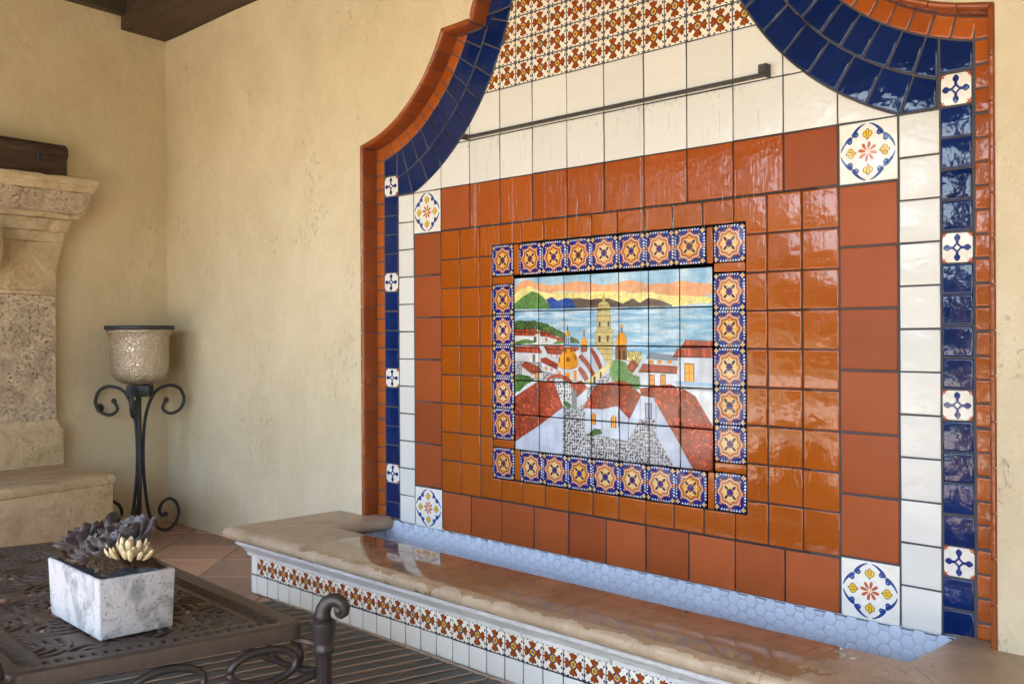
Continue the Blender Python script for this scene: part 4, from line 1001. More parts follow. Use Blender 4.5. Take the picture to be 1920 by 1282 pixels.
prism('hearth_block', [(hu + .012, 0.002), (hu + .012, ho - .012), (UL + .3, ho + .06), (UL + .3, .002)], .0, zh - .055, MT['cant'], FP, .02)
prism('hearth_slab', [(hu, .002), (hu, ho), (UL + .32, ho + .09), (UL + .32, .002)], zh - .066, zh, MT['cant'], FP, .024)
def bracket(name, z0, z1, pr, mat, parent, shaft=(UF, OF), lft=None):
    """moulded course: profile list (o,z) carried round the right side and the front"""
    vs = []; fs = []; n = len(pr); UL_ = lft or UL
    inv = Matrix.Translation(-Vector(LWp(1.7, 0, 0)))
    for st in range(4):
        for o, z in pr:
            u = shaft[0] - o; f = shaft[1] + o
            p = [(u, .002), (u, f), (UL_ + o, f), (UL_ + o, .002)][st]
            j = random.uniform(-1, 1) * .0015; vs.append(inv @ Vector(LWp(p[0] + j, p[1] + (j if p[1] > .01 else 0), z)))
    for st in range(3):
        for k in range(n - 1): fs.append((st*n+k, st*n+k+1, (st+1)*n+k+1, (st+1)*n+k))
    fs.append(tuple(st*n for st in range(4))[::-1]); fs.append(tuple(st*n + n-1 for st in range(4)))
    me = mesh('t', vs, fs); bm = bmesh.new(); bm.from_mesh(me); bpy.data.meshes.remove(me)
    # rough edges: split long runs and jitter the arrises
    lg = [e for e in bm.edges if e.calc_length() > .6]; bmesh.ops.subdivide_edges(bm, edges=lg, cuts=48, use_grid_fill=False)
    for v in bm.verts: v.co += Vector((random.uniform(-1, 1), random.uniform(-1, 1), random.uniform(-1, 1))) * (.0045 if 'shelf' in name else .0026)
    o = bmo(name, bm, mat, parent); o.data.set_sharp_from_angle(angle=R(18)); return o
bracket('plinth', 0, 0, [(.034, zh - .002), (.034, .768), (.020, .785), (.004, .832)], MT['cant'], FP, lft=1.55)
bracket('shaft', 0, 0, [(.0, .832), (.0, 1.655)], MT['rough'], FP, lft=1.50)
bracket('neck', 0, 0, [(.001, 1.656), (.006, 1.662), (.006, 1.682), (.0, 1.688), (.001, 1.72), (.004, 1.80), (.012, 1.87), (.026, 1.955), (.034, 1.972), (.036, 1.998)], MT['cant'], FP, lft=1.47)
bracket('frieze', 0, 0, [(.026, 1.999), (.039, 2.003), (.040, 2.066), (.044, 2.072)], MT['cant'], FP)
bracket('moulding', 0, 0, [(.046, 2.0725), (.058, 2.074), (.059, 2.084), (.061, 2.092), (.066, 2.115), (.076, 2.140), (.080, 2.150)], MT['cant'], FP)
bracket('moulding', 0, 0, [(.082, 2.151), (.104, 2.1545), (.111, 2.156), (.112, 2.186)], MT['cant'], FP)
bracket('cove', 0, 0, [(.106, 2.1865), (.118, 2.190), (.134, 2.203), (.140, 2.235), (.147, 2.275), (.156, 2.312), (.160, 2.328)], MT['rough'], FP)
bracket('mantel_shelf', 0, 0, [(.160, 2.329), (.173, 2.333), (.176, 2.342), (.179, 2.374), (.190, 2.378), (.194, 2.398), (.190, 2.418), (.180, 2.423)], MT['cant'], FP)
prism('firebox_back', [(1.56, .03), (1.56, .10), (2.9, .10), (2.9, .03)], zh + .002, 2.0, metal('soot_brick', (.02, .018, .016), .9), FP, 0)
prism('shaft', [(2.95, .003), (2.95, OF), (UL, OF), (UL, .003)], zh, 2.0, MT['rough'], FP, .01)
prism('keystone', [(1.405, .003), (1.405, .30), (1.47, .34), (1.9, .34), (1.95, .003)], 1.80, 2.07, MT['cant'], FP, .02)
# round valve plate on the wall beside the candle stand
c = LWp(.56, .001, .876); g = empty('gas_valve', c, math.atan2(NN.y, NN.x), 'small round chrome valve plate on the wall beside the hearth', 'valve')
v, f = lathe([(.0, .010), (.022, .009), (.030, .004), (.031, 0), (0, 0)], 20); o = link('plate', mesh('plate', v, f, MT['steel'], True), g, rot=(0, R(90), 0)); 
v, f = lathe([(0, .030), (.007, .028), (.007, .0)], 10); link('key_socket', mesh('key_socket', v, f, MT['steel'], True), g, rot=(0, R(90), 0))
# ---------------------------------------------------------------- chest on the mantel
CH = empty('wooden_chest', LWp(1.30, .20, 2.424), math.atan2(U.y, U.x), 'small dark carved wooden chest with iron latch standing on the stone mantel', 'chest')
# local x runs along the wall away from the corner, local -y? keep: +x = U, +y = left of U ; the room side is +NN
sgn = 1 if Vector((-U.y, U.x)).dot(NN) > 0 else -1
def chb(name, a, b, mat, par, bev=.004):
    bm = bmesh.new(); addbox(bm, (a[0], min(a[1]*sgn, b[1]*sgn), a[2]), (b[0], max(a[1]*sgn, b[1]*sgn), b[2])); return bmo(name, bm, mat, par, bevel=bev)
chb('body', (-.355, -.12, 0), (.355, .04, .135), MT['chest'], CH)
# lid: rounded along its length
pr = [(.046, .137), (.048, .165), (.044, .190), (.034, .208), (.018, .216), (-.09, .216), (-.108, .208), (-.12, .19), (-.124, .137)]
vs = [(x, y*sgn, z) for x in (-.36, -.352, .352, .36) for y, z in [(p[0]*(1 if abs(x) < .355 else .96) - 0, p[1] - (0 if abs(x) < .355 else .004 * (p[1] > .15))) for p in pr]]
n = len(pr); fs = [(i*n+k, i*n+k+1, (i+1)*n+k+1, (i+1)*n+k) for i in range(3) for k in range(n-1)] + [(i*n, i*n+n-1, (i+1)*n+n-1, (i+1)*n) for i in range(3)] + [tuple(range(n)), tuple(range(3*n, 4*n))]
bm = bmesh.new(); me = mesh('t', vs, fs); bm.from_mesh(me); bpy.data.meshes.remove(me); lid = bmo('lid', bm, MT['chest'], CH)
vs = []; fs = []
for i in range(12):
    x0 = -.33 + i * .058
    pth = [(x0 + .024*cos(a)*(1 - a/9), (.0495)*sgn, .176 + (.014 - a*.0012)*sin(a)) for a in [j*.5 for j in range(14)]]
    v, f = tube(pth, .0035, 5); b0 = len(vs); vs += v; fs += [tuple(q + b0 for q in t) for t in f]
link('carving', mesh('carving', vs, fs, MT['chest'], True), lid)
chb('latch', (-.165, .040, .095), (-.135, .056, .150), MT['iron'], CH, .003)
chb('hasp', (-.159, .056, .085), (-.141, .062, .128), MT['iron'], CH, .002)
chb('band', (-.358, .0402, .12), (.358, .044, .134), MT['chest'], CH, .001)
# ---------------------------------------------------------------- candle stand
KX, KY = -6.9 + 3.052, -.47
K = empty('candle_stand', (KX, KY, 0), R(45.9), 'tall wrought iron stand with scrolled legs holding an amber crackled glass hurricane candle bowl', 'candle stand')
# local x = picture right, local y = away from the camera
SCL = 1 / 265.
def leg_path(ang, foot=True):
    c, s = cos(ang), sin(ang)
    key = [(.182, .930), (.168, .905), (.158, .872), (.185, .843), (.225, .834), (.281, .860), (.311, .925), (.290, .995), (.250, 1.024), (.200, 1.031), (.140, 1.015), (.094, .975), (.052, .880), (.030, .769), (.021, .627), (.021, .503), (.027, .372), (.043, .226), (.066, .120), (.110, .045), (.170, .014), (.232, .040), (.268, .112), (.255, .190), (.205, .232), (.152, .208), (.130, .155), (.148, .118), (.172, .126)]
    prof_ = []
    for i in range(len(key) - 1):        # smooth curve through the forged shape
        p0, p1, p2, p3 = key[max(i-1, 0)], key[i], key[i+1], key[min(i+2, len(key)-1)]
        for q in range(4):
            t = q / 4; prof_.append(tuple(.5 * (2*p1[k] + (p2[k]-p0[k])*t + (2*p0[k] - 5*p1[k] + 4*p2[k] - p3[k])*t*t + (3*p1[k] - p0[k] - 3*p2[k] + p3[k])*t**3) for k in (0, 1)))
    prof_.append(key[-1])
    return [(x * c, x * s, z) for x, z in prof_]
for ang in (R(38), R(180), R(-80)):
    P_ = leg_path(ang); tn = Vector((-sin(ang), cos(ang), 0))
    r = [.0115] * len(P_)
    lg = tubo('leg', P_, r, MT['iron'], K, 8, flat=1.35, up=tn)
    for e, rr_ in ((0, .019), (-1, .018)):
        bm = bmesh.new(); bmesh.ops.create_uvsphere(bm, u_segments=10, v_segments=7, radius=rr_); [setattr(v, 'co', v.co + Vector(P_[e])) for v in bm.verts]; bmo('scroll_end', bm, MT['iron'], lg)
bm = bmesh.new(); addbox(bm, (-.080, -.05, .962), (.080, .05, 1.042)); bmo('socket', bm, MT['iron'], K, bevel=.006)
tubo('stem', [(0, 0, .30), (0, 0, .965)], .009, MT['iron'], K, 8)
def crackle():
    m = M('crackled_amber_glass'); m.t.links.clear() if False else None
    v = m.vor(40, 'DISTANCE_TO_EDGE'); cr = m.ramp(v, (.0, 0), (.09, 1)); n1 = m.noise(20, 4)
    col = m.mix(m.math('MULTIPLY', n1, .9), (.56, .44, .29), (.86, .78, .64)); col = m.mix(m.math('SUBTRACT', 1, cr), col, (.80, .72, .60))
    h = m.math('ADD', m.math('MULTIPLY', cr, .5), m.math('MULTIPLY', m.noise(34, 4, dist=3), 1.6))
    m.fin(col, m.math('ADD', .12, m.math('MULTIPLY', n1, .16)), m.bump(h, .0045), Metallic=.8)
    tr = m.n('BsdfTransparent'); tr.inputs[0].default_value = (.9, .75, .55, 1); tl = m.n('BsdfTranslucent'); tl.inputs[0].default_value = (.75, .58, .38, 1)
    a = m.n('MixShader'); a.inputs[0].default_value = .45; m.l(tl.outputs[0], a.inputs[1]); m.l(tr.outputs[0], a.inputs[2])
    b = m.n('MixShader'); b.inputs[0].default_value = .24; m.l(m.b.outputs[0], b.inputs[1]); m.l(a.outputs[0], b.inputs[2]); m.l(b.outputs[0], m.out.inputs[0]); return m.m
pr = [(0, 1.042), (.06, 1.044), (.12, 1.056), (.165, 1.081), (.190, 1.121), (.196, 1.166), (.196, 1.336), (.198, 1.366), (.212, 1.404), (.226, 1.428), (.221, 1.429), (.207, 1.405), (.192, 1.368), (.190, 1.336), (.190, 1.166), (.184, 1.124), (.160, 1.087), (.118, 1.063), (0, 1.050)]
v, f = lathe(pr, 56); bowl = link('glass_bowl', mesh('glass_bowl', v, f, crackle(), True), K)
v, f = lathe([(.2205, 1.427), (.2315, 1.426), (.2330, 1.434), (.2330, 1.448), (.2300, 1.454), (.2180, 1.454), (.2150, 1.446), (.2205, 1.427)], 56); link('iron_rim', mesh('iron_rim', v, f, MT['iron'], True), bowl)
v, f = lathe([(0, 1.052), (.055, 1.052), (.055, 1.196), (.05, 1.202), (0, 1.200)], 24)
cm = M('candle_wax').fin((.75, .66, .50), .5); link('pillar_candle', mesh('pillar_candle', v, f, cm, True), bowl)

# ---------------------------------------------------------------- garden table
TZ = .46; T0 = Vector((-2.845 + 3.052, -1.722, 0)); a1 = Vector((-.9965, .060, 0)).normalized(); a2 = Vector((-.150, -.989, 0)).normalized()
TL, TW = 1.90, .90
TB = empty('patio_table', (T0.x, T0.y, 0), 0, 'brown cast aluminium patio coffee table with pierced scrollwork top and curled corner posts', 'table')
def tp(u, v, z): return a1 * u + a2 * v + Vector((0, 0, z))
def top_lattice():
    cs = .0050; nu, nv_ = int((TL - .09) / cs), int((TW - .09) / cs)
    u = np.linspace(.045, TL - .045, nu + 1); v = np.linspace(.045, TW - .045, nv_ + 1); Ug, Vg = np.meshgrid(u, v, indexing='ij')
    def solid(U_, V_):
        du = np.minimum(U_, TL - U_); dv_ = np.minimum(V_, TW - V_); d = np.minimum(du, dv_)
        s = np.full(U_.shape, .02)
        # outer row: ovals across the border; long slots along the sides that run away from the view, rings along the others
        t = np.where(du < dv_, V_, U_); pitch = np.where(du < dv_, .034, .028); ph = (t / pitch) % 1 - .5
        lean = np.where(du < dv_, 0, (d - .09) * 9.); ph = ((t / pitch + lean) % 1) - .5
        row = np.where(du < dv_, np.hypot(ph * pitch / .0115, (d - .082) / .017), np.hypot(ph * pitch / .0085, (d - .088) / .030))
        s = np.minimum(s, (row - 1) * .008 + 0 * d)
        # inner field: swirling leaves around rosettes
        inn = d - .135
        cw = .34; U2 = (U_ - TL / 2); V2 = (V_ - TW / 2); iu = np.round(U2 / cw); iv = np.round(V2 / cw + .0); cu = U2 - iu * cw; cv_ = V2 - iv * cw
        sg = np.where((iu + iv) % 2 == 0, 1., -1.); r = np.hypot(cu, cv_); th = np.arctan2(cv_, cu) * sg
        def swirl(r_, t_, n1, k1, n2, k2, w1, w2):
            a = (np.cos(n1 * t_ + k1 * r_) - w1) / np.sqrt(k1**2 + (n1 / np.maximum(r_, .01))**2); b = (np.cos(n2 * t_ - k2 * r_) + w2) / np.sqrt(k2**2 + (n2 / np.maximum(r_, .01))**2); return np.minimum(a, b)
        h1 = (np.cos(6 * th) - .05) * .010; h1 = np.minimum(h1, .012 - abs(r - .030))
        h3 = np.minimum(swirl(r, th, 3, 165, 6, 26, -.25, .86), np.minimum(r - .050, .150 - r))
        mu = cu - np.sign(cu) * cw / 2; mv = cv_ - np.sign(cv_) * cw / 2; r2 = np.hypot(mu, mv); th2 = np.arctan2(mv, mu)
        h4 = np.minimum(swirl(r2, -th2 * sg, 2, 150, 5, 20, -.22, .85), .100 - r2); h4 = np.where(r < .158, -.01, h4)
        h2 = h1
        hole = np.maximum(np.maximum(h1, h3), h4); hole = np.minimum(hole, inn - .0)
        s = np.minimum(s, -hole)
        s = np.where((abs(inn + .012) < .004), .02, s)
        return s
    f = solid(Ug, Vg); Uc = (Ug[:-1, :-1] + Ug[1:, 1:]) / 2; Vc = (Vg[:-1, :-1] + Vg[1:, 1:]) / 2; keep = solid(Uc, Vc) > 0
    # slide boundary vertices onto the outline of the holes
    pad = np.zeros((nu + 2, nv_ + 2), bool); pad[1:-1, 1:-1] = keep
    cnt = pad[:-1, :-1].astype(int) + pad[1:, :-1] + pad[:-1, 1:] + pad[1:, 1:]; bnd = (cnt > 0) & (cnt < 4); bnd[0] = bnd[-1] = False; bnd[:, 0] = bnd[:, -1] = False
    e = .0008; gu = (solid(Ug + e, Vg) - solid(Ug - e, Vg)) / (2*e); gv = (solid(Ug, Vg + e) - solid(Ug, Vg - e)) / (2*e); g2 = gu**2 + gv**2 + 1e-3
    st = np.clip(-f / g2, -.004, .004); Ug = Ug + np.where(bnd, np.clip(st * gu, -.0022, .0022), 0); Vg = Vg + np.where(bnd, np.clip(st * gv, -.0022, .0022), 0)
    idx = np.arange((nu+1)*(nv_+1)).reshape(nu+1, nv_+1); N_ = (nu+1)*(nv_+1)
    pos = lambda z: (np.array(a1)[None]*Ug.ravel()[:, None] + np.array(a2)[None]*Vg.ravel()[:, None]) + np.array((0, 0, z))
    # slightly domed relief: rise with distance from the edge of a hole
    rel = np.clip(f.ravel(), 0, .004) * .6
    top = pos(TZ - .006); top[:, 2] += rel; bot = pos(TZ - .016)
    V = np.vstack([top, bot]); a = idx[:-1, :-1][keep]; b = idx[1:, :-1][keep]; c_ = idx[1:, 1:][keep]; d_ = idx[:-1, 1:][keep]
    F = [np.stack([a, d_, c_, b], 1), np.stack([a, b, c_, d_], 1) + N_]
    for ax in (0, 1):
        k1 = pad[1:, 1:-1] if ax == 0 else pad[1:-1, 1:]; k0 = pad[:-1, 1:-1] if ax == 0 else pad[1:-1, :-1]
        if ax == 0: A, B = idx[:, :-1], idx[:, 1:]
        else: A, B = idx[:-1, :], idx[1:, :]
        for m_, fl_ in ((k1 & ~k0, False), (k0 & ~k1, True)):
            p, q = A[m_], B[m_]
            F.append(np.stack([p, q, q + N_, p + N_], 1) if fl_ ^ (ax == 1) else np.stack([q, p, p + N_, q + N_], 1))
    F = np.vstack(F); used = np.unique(F); mp = np.zeros(2*N_, int); mp[used] = np.arange(len(used))
    me = bpy.data.meshes.new('scrollwork_top'); me.from_pydata(V[used].tolist(), [], mp[F].tolist()); me.materials.append(MT['dark']); me.update(); bm = bmesh.new(); bm.from_mesh(me); bmesh.ops.recalc_face_normals(bm, faces=bm.faces); bm.to_mesh(me); bm.free(); return me
link('scrollwork_top', top_lattice(), TB)
# rim: flat border with rounded outside, and its apron; rounded corners
def rrect(inset_, rc, n=8):
    L0, L1, W0, W1 = inset_, TL - inset_, inset_, TW - inset_; out = []
    for cx, cy, a0 in ((L0+rc, W0+rc, pi), (L1-rc, W0+rc, 1.5*pi), (L1-rc, W1-rc, 0), (L0+rc, W1-rc, .5*pi)):
        for i in range(n+1): a = a0 + pi/2*i/n; out.append((cx + rc*cos(a), cy + rc*sin(a)))
    return out
rings = [(.062, TZ - .008, .03), (.060, TZ - .002, .03), (.052, TZ, .035), (.040, TZ - .0015, .04), (.030, TZ + .0005, .045), (.012, TZ + .001, .05), (.003, TZ - .004, .055), (.0, TZ - .012, .055), (.004, TZ - .050, .05), (.010, TZ - .052, .05), (.012, TZ - .018, .05), (.060, TZ - .016, .03)]
vs = []; n = None
for ins, z, rc in rings:
    q = rrect(ins, rc); n = len(q); vs += [tp(u, v, z) for u, v in q]
fs = [(k*n+i, k*n+(i+1) % n, ((k+1) % len(rings))*n+(i+1) % n, ((k+1) % len(rings))*n+i) for k in range(len(rings)) for i in range(n)]
bm = bmesh.new(); me = mesh('t', vs, fs); bm.from_mesh(me); bpy.data.meshes.remove(me); bmo('rim', bm, MT['dark'], TB)
def post(u, v, ox, oy):
    """corner post: fluted shaft, cup and a curled finial that rolls outward"""
    c = tp(u, v, 0); od = (a1 * ox + a2 * oy).normalized()
    fl_ = []
    N_ = 48
    for z, r_, amp in ((0, .030, 0), (.012, .034, 0), (.03, .030, 0), (.045, .024, .0022), (.10, .0245, .0025), (.352, .0265, .0028), (.360, .028, 0), (.366, .034, 0), (.376, .036, 0), (.386, .033, 0), (.392, .031, 0), (.400, .033, 0), (.440, .0385, 0), (.452, .042, 0), (.462, .042, 0), (.468, .036, 0), (.474, .028, 0), (.474, 0, 0)):
        fl_.append((z, r_, amp))
    vs = [(c.x + (r_ - amp*abs(cos(6*2*pi*k/N_)))*cos(2*pi*k/N_), c.y + (r_ - amp*abs(cos(6*2*pi*k/N_)))*sin(2*pi*k/N_), z) for z, r_, amp in fl_ for k in range(N_)]
    fs = [(i*N_+k, i*N_+(k+1) % N_, (i+1)*N_+(k+1) % N_, (i+1)*N_+k) for i in range(len(fl_)-1) for k in range(N_)]
    lg = link('leg', mesh('leg', vs, fs, MT['leg'], True), TB); lg.data.set_sharp_from_angle(angle=R(40))
    pth = []; rad = []
    for x, z, r_ in ((-.002, .470, .0265), (-.003, .485, .0245), (.001, .502, .0225), (.011, .518, .0215), (.026, .527, .021), (.043, .528, .0205), (.058, .520, .0195), (.066, .506, .018), (.064, .492, .016), (.055, .485, .014), (.047, .489, .012), (.046, .497, .010)):
        pth.append(c + od * x * 1.06 + Vector((0, 0, .47 + (z - .47) * 1.12))); rad.append(r_ * 1.10)
    tn = Vector((-od.y, od.x, 0)); v, f = tube(pth, rad, 14, 1.12, up=tn); link('scroll_finial', mesh('scroll_finial', v, f, MT['leg'], True), lg)
    for s_ in (-1, 1):
        bm = bmesh.new(); bmesh.ops.create_uvsphere(bm, u_segments=14, v_segments=10, radius=.0175); [setattr(v_, 'co', Vector((v_.co.x, v_.co.y, v_.co.z)) + c + od*.055 + tn*s_*.011 + Vector((0, 0, .505))) for v_ in bm.verts]; bmo('scroll_eye', bm, MT['leg'], lg)
for u, v, ox, oy in ((-.035, -.035, -1, -1), (TL + .035, -.035, 1, -1), (TL + .035, TW + .035, 1, 1), (-.035, TW + .035, -1, 1)): post(u, v, ox, oy)
for u, v, ox, oy in ((0, 0, -1, -1), (TL, 0, 1, -1), (TL, TW, 1, 1), (0, TW, -1, 1)):
    v_, f_ = tube([tp(u - ox*.03, v - oy*.03, TZ - .055), tp(u + ox*.03, v + oy*.03, TZ - .075)], .011, 8); link('lug', mesh('lug', v_, f_, MT['dark'], True), TB)
for q in ((0, 0), (0, TW), (TL, 0), (TL, TW)):
    v_, f_ = lathe([(.0, -.075), (.007, -.075), (.009, -.06), (.009, -.05)], 10); c = tp(abs(q[0] - .045), abs(q[1] - .03), TZ); link('bolt', mesh('bolt', [(x + c.x, y + c.y, z + c.z) for x, y, z in v_], f_, MT['dark'], True), TB)
zl = .300
def bar_(name, pts, w_=.013, h_=.019): v, f = tube(pts, h_, 8, w_/h_, up=None); return link(name, mesh(name, v, f, MT['dark'], True), TB)
for (p, q) in (((-.02, -.02), (-.02, TW + .02)), ((TL + .02, -.02), (TL + .02, TW + .02)), ((-.02, -.02), (TL + .02, -.02)), ((-.02, TW + .02), (TL + .02, TW + .02))):
    pts = []
    for i in range(25):
        t = i / 24; sag = -.05 * (4 * t * (1 - t)) ** .8; pts.append(tp(p[0] + (q[0]-p[0])*t, p[1] + (q[1]-p[1])*t, zl + sag))
    v_, f_ = tube(pts, .015, 8, up=(0, 0, 1)); link('stretcher', mesh('stretcher', v_, f_, MT['leg'], True), TB)
def loops(fx, n, L_):      # row of open ovals between apron and stretcher
    for i in range(n):
        c = L_ * (i + .5) / n; hw = L_ / n * .37
        pts = [fx(c + hw * cos(a), TZ - .118 + .052 * sin(a)) for a in [2*pi*j/22 for j in range(23)]]
        v_, f_ = tube(pts, .0125, 7, up=None); link('oval_link', mesh('oval_link', v_, f_, MT['leg'], True), TB)
loops(lambda t, z: tp(.004, t, z), 3, TW); loops(lambda t, z: tp(TL - .004, t, z), 3, TW)
loops(lambda t, z: tp(t, .004, z), 6, TL); loops(lambda t, z: tp(t, TW - .004, z), 6, TL)

# ---------------------------------------------------------------- planter with succulents on the table
PA = Vector((-3.547 + 3.052, -2.283)); PB = Vector((-3.115 + 3.052, -2.293)); PC = Vector((-3.089 + 3.052, -2.062)); PD = PA + (PC - PB)
pc = (PA + PC) / 2; PZ = TZ + .004
PL = empty('planter_box', (pc.x, pc.y, PZ), math.atan2((PB - PA).y, (PB - PA).x), 'whitewashed rectangular cement planter holding purple succulents, standing on the patio table', 'planter')
lx, ly, hz_ = (PB - PA).length / 2, (PC - PB).length / 2, .188
def potm():
    m = M('whitewashed_cement'); p = m.pos(); f = m.noise(7, 6, .62, None, 1.0); g = m.ramp(m.noise(8, 7, .68, m.scaled(p, (1, 1, .8)), .8), (.48, 0), (.60, 1))
    c = m.mix(g, (.47, .47, .475), (.19, .20, .215)); c = m.mix(m.math('MULTIPLY', f, .4), c, (.52, .52, .515)); pit = m.ramp(m.noise(90, 4, .6), (.62, 0), (.68, 1)); c = m.mix(m.math('MULTIPLY', pit, .4), c, (.3, .28, .26))
    return m.fin(c, .85, m.bump(m.math('SUBTRACT', m.noise(26, 6, .6), m.math('MULTIPLY', pit, .5)), .006))
bm = bmesh.new(); tw = .014
def ring(a, b, z): return [bm.verts.new(v) for v in ((-a, -b, z), (a, -b, z), (a, b, z), (-a, b, z))]
rg = [ring(lx, ly, 0), ring(lx * 1.045, ly * 1.05, hz_), ring(lx*1.045 - tw, ly*1.05 - tw, hz_), ring(lx*1.03 - tw, ly*1.03 - tw, hz_ - .05)]
bm.faces.new(rg[0][::-1]); bm.faces.new(rg[3])
for a, b in zip(rg[:-1], rg[1:]):
    for i in range(4): bm.faces.new((a[i], a[(i+1) % 4], b[(i+1) % 4], b[i]))
bmo('pot', bm, potm(), PL, bevel=.006, seg=3)
# moss and soil
mm = M('brown_moss'); mossm = mm.fin(mm.mix(mm.noise(60, 4), (.030, .018, .010), (.13, .075, .038)), .95)
r = np.random.RandomState(11); gx = np.linspace(-lx + .012, lx - .012, 60); gy = np.linspace(-ly + .012, ly - .012, 34)
def mz(x, y): return .186 + .040 * np.exp(-((x - .12)**2 / .010 + (y + .03)**2 / .006)) + .020 * np.exp(-((x - .03)**2 / .012 + (y + .05)**2 / .003)) + .034 * np.exp(-((x + .09)**2 / .006 + (y - .02)**2 / .006)) + .018 * np.exp(-((x - .02)**2 / .02 + (y - .05)**2 / .004)) + .004 * np.sin(x * 90) * np.cos(y * 80)
V = [(x, y, mz(x, y) + r.uniform(-.004, .004)) for x in gx for y in gy]; F = [(i*34+j, (i+1)*34+j, (i+1)*34+j+1, i*34+j+1) for i in range(59) for j in range(33)]
link('soil', mesh('soil', V, F, mossm, True), PL)
V = []; F = []
for i in range(5200):
    x, y = r.uniform(-lx + .012, lx - .012), r.uniform(-ly + .012, ly - .012); dens = mz(x, y) - .186
    if r.rand() > .25 + dens * 34: continue
    z = mz(x, y) + r.uniform(-.002, .008 + dens * .35); d = r.normal(size=3) * .006; d2 = r.normal(size=3) * .005; w_ = .0009; p0 = np.array((x, y, z)); b0 = len(V); nn = np.cross(d, d2); nn = nn / (np.linalg.norm(nn) + 1e-9) * w_
    V += [tuple(p0), tuple(p0 + nn * 2), tuple(p0 + d + nn * 2), tuple(p0 + d), tuple(p0 + d + d2)]; F += [(b0, b0+1, b0+2, b0+3), (b0+3, b0+2, b0+4)]
tag(link('moss', mesh('moss', V, F, mossm), PL), kind='stuff')
V = []; F = []
for i in range(60):
    x, y = r.uniform(-.10, .06), r.uniform(-ly + .016, -ly + .06); s = r.uniform(.003, .007); v_, f_ = lathe([(.0002, -s), (s*.8, -s*.5), (s, 0), (s*.7, s*.6), (.0002, s*.8)], 6); b0 = len(V); V += [(a + x, b + y, c + float(mz(x, y)) + .002) for a, b, c in v_]; F += [tuple(q + b0 for q in t) for t in f_]
bk = M('bark_chip'); tag(link('bark_chips', mesh('bark_chips', V, F, bk.fin(bk.mix(bk.noise(70, 2), (.10, .05, .03), (.32, .18, .11)), .9)), PL), kind='stuff')
def leafmesh(name, L_, W_, T_, mat, tipr=.15):
    N1, N2 = 9, 10; vs = []
    for i in range(N1):
        t = i / (N1 - 1); wd = W_ * (math.sin(pi * min(1, t * .62 + .14)) ** 1.0) * (1 if t < .86 else math.sqrt(max(0, 1 - ((t - .86) / .14) ** 2)) * (1 - tipr) + tipr * .2)
        if i == N1 - 1: wd = W_ * .03
        th_ = T_ * (wd / W_) * (.9 - .2 * t) ; up_ = .30 * L_ * t * t
        for k in range(N2): a = 2*pi*k/N2; vs.append((L_ * t, wd * cos(a), th_ * sin(a) - .15 * th_ * (cos(a) ** 2 < .3) + up_ - (0.25 * T_ * (1 - cos(a)**2) if sin(a) > 0 else 0)))
    fs = [(i*N2+k, i*N2+(k+1) % N2, (i+1)*N2+(k+1) % N2, (i+1)*N2+k) for i in range(N1-1) for k in range(N2)] + [tuple(range(N2))[::-1], tuple(range((N1-1)*N2, N1*N2))]
    return mesh(name, vs, fs, mat, True)
def lm(name, a, b, c, axis_mix=.5):
    m = M(name); f = m.math('ADD', m.math('MULTIPLY', m.rnd(), .5), m.math('MULTIPLY', m.noise(30, 3), .5)); return m.fin(m.mix(m.ramp(f, (.2, 0), (.8, 1)), a, b), .48, m.bump(m.noise(120, 3), .0008), Subsurface_Weight=.08, Sheen_Weight=.15)
pur = lm('purple_grey_leaf', (.048, .038, .040), (.130, .108, .106), None); drk = lm('dark_plum_leaf', (.026, .019, .021), (.070, .053, .054), None); crm = lm('cream_bud', (.50, .40, .20), (.66, .58, .36), None)
def rosette(label, x, y, z, n, L_, W_, T_, mat, lean=(0, 0), layers=3, el0=15, el1=70, rz=0):
    g = empty('succulent', (x, y, z)); g.parent = PL; g.rotation_euler = (lean[0], lean[1], rz); g['label'] = label
    me = [leafmesh('leaf', L_ * (1 - .2 * k), W_ * (1 - .12 * k), T_, mat) for k in range(layers)]
    for k in range(layers):
        m_ = max(4, int(n * (1 - .18 * k)))
        for i in range(m_):
            az = 2*pi*(i + .5 * k) / m_ + random.uniform(-.12, .12); el = R(el0 + (el1 - el0) * k / max(1, layers - 1) + random.uniform(-5, 5))
            link('leaf', me[k], g, (.006 * cos(az), .006 * sin(az), .004 * k), (Matrix.Rotation(az, 3, 'Z') @ Matrix.Rotation(-el, 3, 'Y')).to_euler())
    return g
rosette('large purple grey rosette at the back of the planter', .035, .055, .238, 12, .112, .035, .016, pur, (.34, 0), 3, 16, 62)
rosette('dark plum rosette at the left end of the planter', -.180, -.005, .222, 12, .105, .024, .011, drk, (.15, -.42), 4, 3, 62)
rosette('small grey rosette in the middle of the planter', .010, -.055, .228, 11, .070, .014, .008, pur, (.60, -.1), 3, 10, 58)
rosette('small grey rosette in the middle of the planter', .082, -.035, .238, 9, .062, .021, .011, pur, (.45, .2), 2, 30, 66)
rosette('dark plum rosette at the left end of the planter', -.080, .055, .232, 10, .092, .024, .011, drk, (.2, -.2), 3, 12, 65)
g = empty('succulent', (.160, .0, .222)); g.parent = PL; g['label'] = 'pale cream bud cluster at the right end of the planter'
bud = [leafmesh('bud', L_, .0100, .0095, crm) for L_ in (.038, .046, .054)]
for i in range(30):
    rr_ = .058 * math.sqrt((i + .5) / 30); az = i * 2.39996; el = R(82 - 900 * rr_ + random.uniform(-8, 8))
    link('bud', bud[i % 3], g, (rr_ * cos(az), rr_ * sin(az) * .75, .030 - rr_ * .42), (Matrix.Rotation(az, 3, 'Z') @ Matrix.Rotation(-max(el, .2), 3, 'Y')).to_euler())

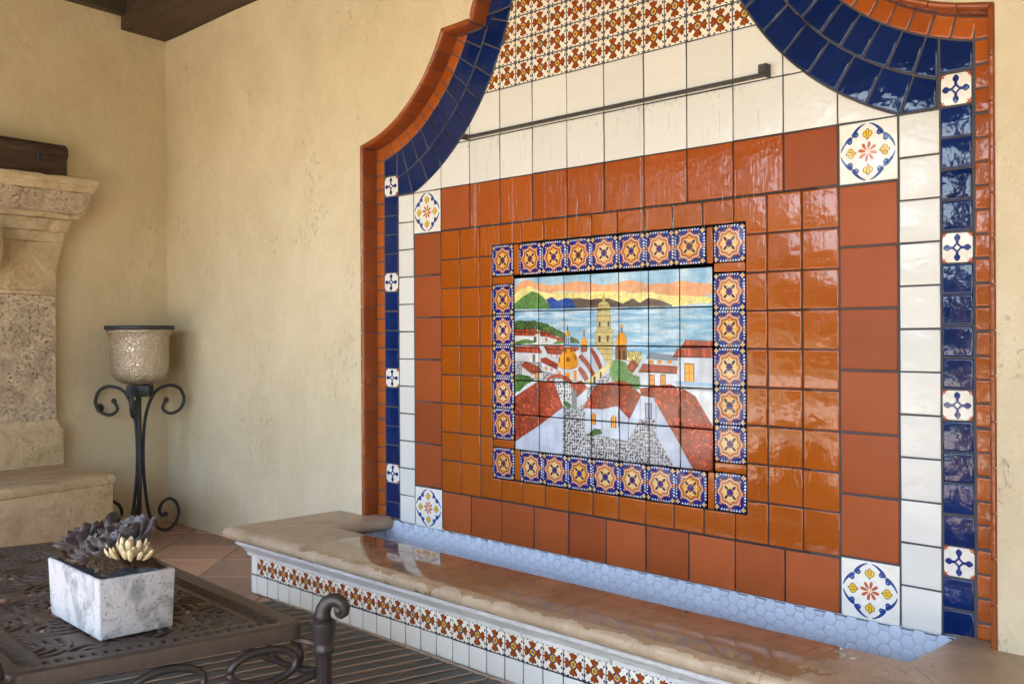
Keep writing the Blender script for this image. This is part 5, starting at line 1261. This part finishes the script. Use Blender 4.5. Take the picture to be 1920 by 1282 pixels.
# ---------------------------------------------------------------- rug
RG = empty('striped_rug', (0, -.752, 0), 0, 'grey woven outdoor rug with slanting beige seams lying along the tiled bench', 'rug')
def rugm():
    m = M('woven_grey'); p = m.pos(); r_ = m.rnd(); tw_ = m.scaled(p, (420, 150, 1), (0, 0, R(38))); wv = m.n('TexWave'); wv.wave_type = 'BANDS'; m.l(m.scaled(p, (1, 1, 1), (0, 0, R(35))), wv.inputs[0]); wv.inputs['Scale'].default_value = 75; wv.inputs['Distortion'].default_value = 1.5
    c = m.mix(m.math('MULTIPLY', wv.outputs[0], .9), (.12, .125, .12), (.30, .30, .27)); c = m.mix(m.math('MULTIPLY', r_, .35), c, (.20, .22, .23)); c = m.mix(m.math('MULTIPLY', m.noise(3, 4), .35), c, (.28, .24, .20)); return m.fin(c, .95, m.bump(wv.outputs[0], .003))
rmt = rugm(); cm_ = M('beige_cord'); wv = cm_.noise(220, 2); cordm = cm_.fin(cm_.mix(wv, (.26, .19, .14), (.52, .42, .33)), .95, cm_.bump(wv, .002))
RL = 2.6; sk = Vector((.19, .982)).normalized(); pitch = .092; xl = -1.62
band = None
for i in range(41):
    x0 = xl + i * pitch; n_ = 5; vs = []; W2 = pitch - .014
    for j in range(n_ + 1):
        t = -RL * j / n_
        for k in range(5): q = k / 4; vs.append((W2 * q + .007 + sk.x / sk.y * t, t + .0, .002 + .0075 * (4 * q * (1-q)) ** .5))
    if band is None:
        fs = [(j*5+k, (j+1)*5+k, (j+1)*5+k+1, j*5+k+1) for j in range(n_) for k in range(4)]; band = mesh('woven_band', vs, fs, rmt, True); base = Vector((x0, 0, 0))
        cv = [(sk.x / sk.y * t, t, .0075) for t in [-RL * j / 60 for j in range(61)]]; v_, f_ = tube([(a + .0012*sin(j*2.1), b, c + .0008*cos(j*2.6)) for j, (a, b, c) in enumerate(cv)], .0042, 6); cord = mesh('seam_cord', v_, f_, cordm, True)
    link('woven_band', band, RG, (x0, .010 * sin(i * .35) - .003 * (i % 2), 0)); link('seam_cord', cord, RG, (x0, .008 * sin(i * .35), 0))
pts = [(xl - .01 + 3.8 * i / 60, .006 + .010 * sin(i * .19), .007) for i in range(61)]
v_, f_ = tube(pts, .008, 7); link('border', mesh('border', v_, f_, cordm, True), RG)
v_, f_ = tube([(xl - .008 + sk.x / sk.y * t, t, .007) for t in [-RL * j / 20 for j in range(21)]], .008, 7); link('border', mesh('border', v_, f_, cordm, True), RG)
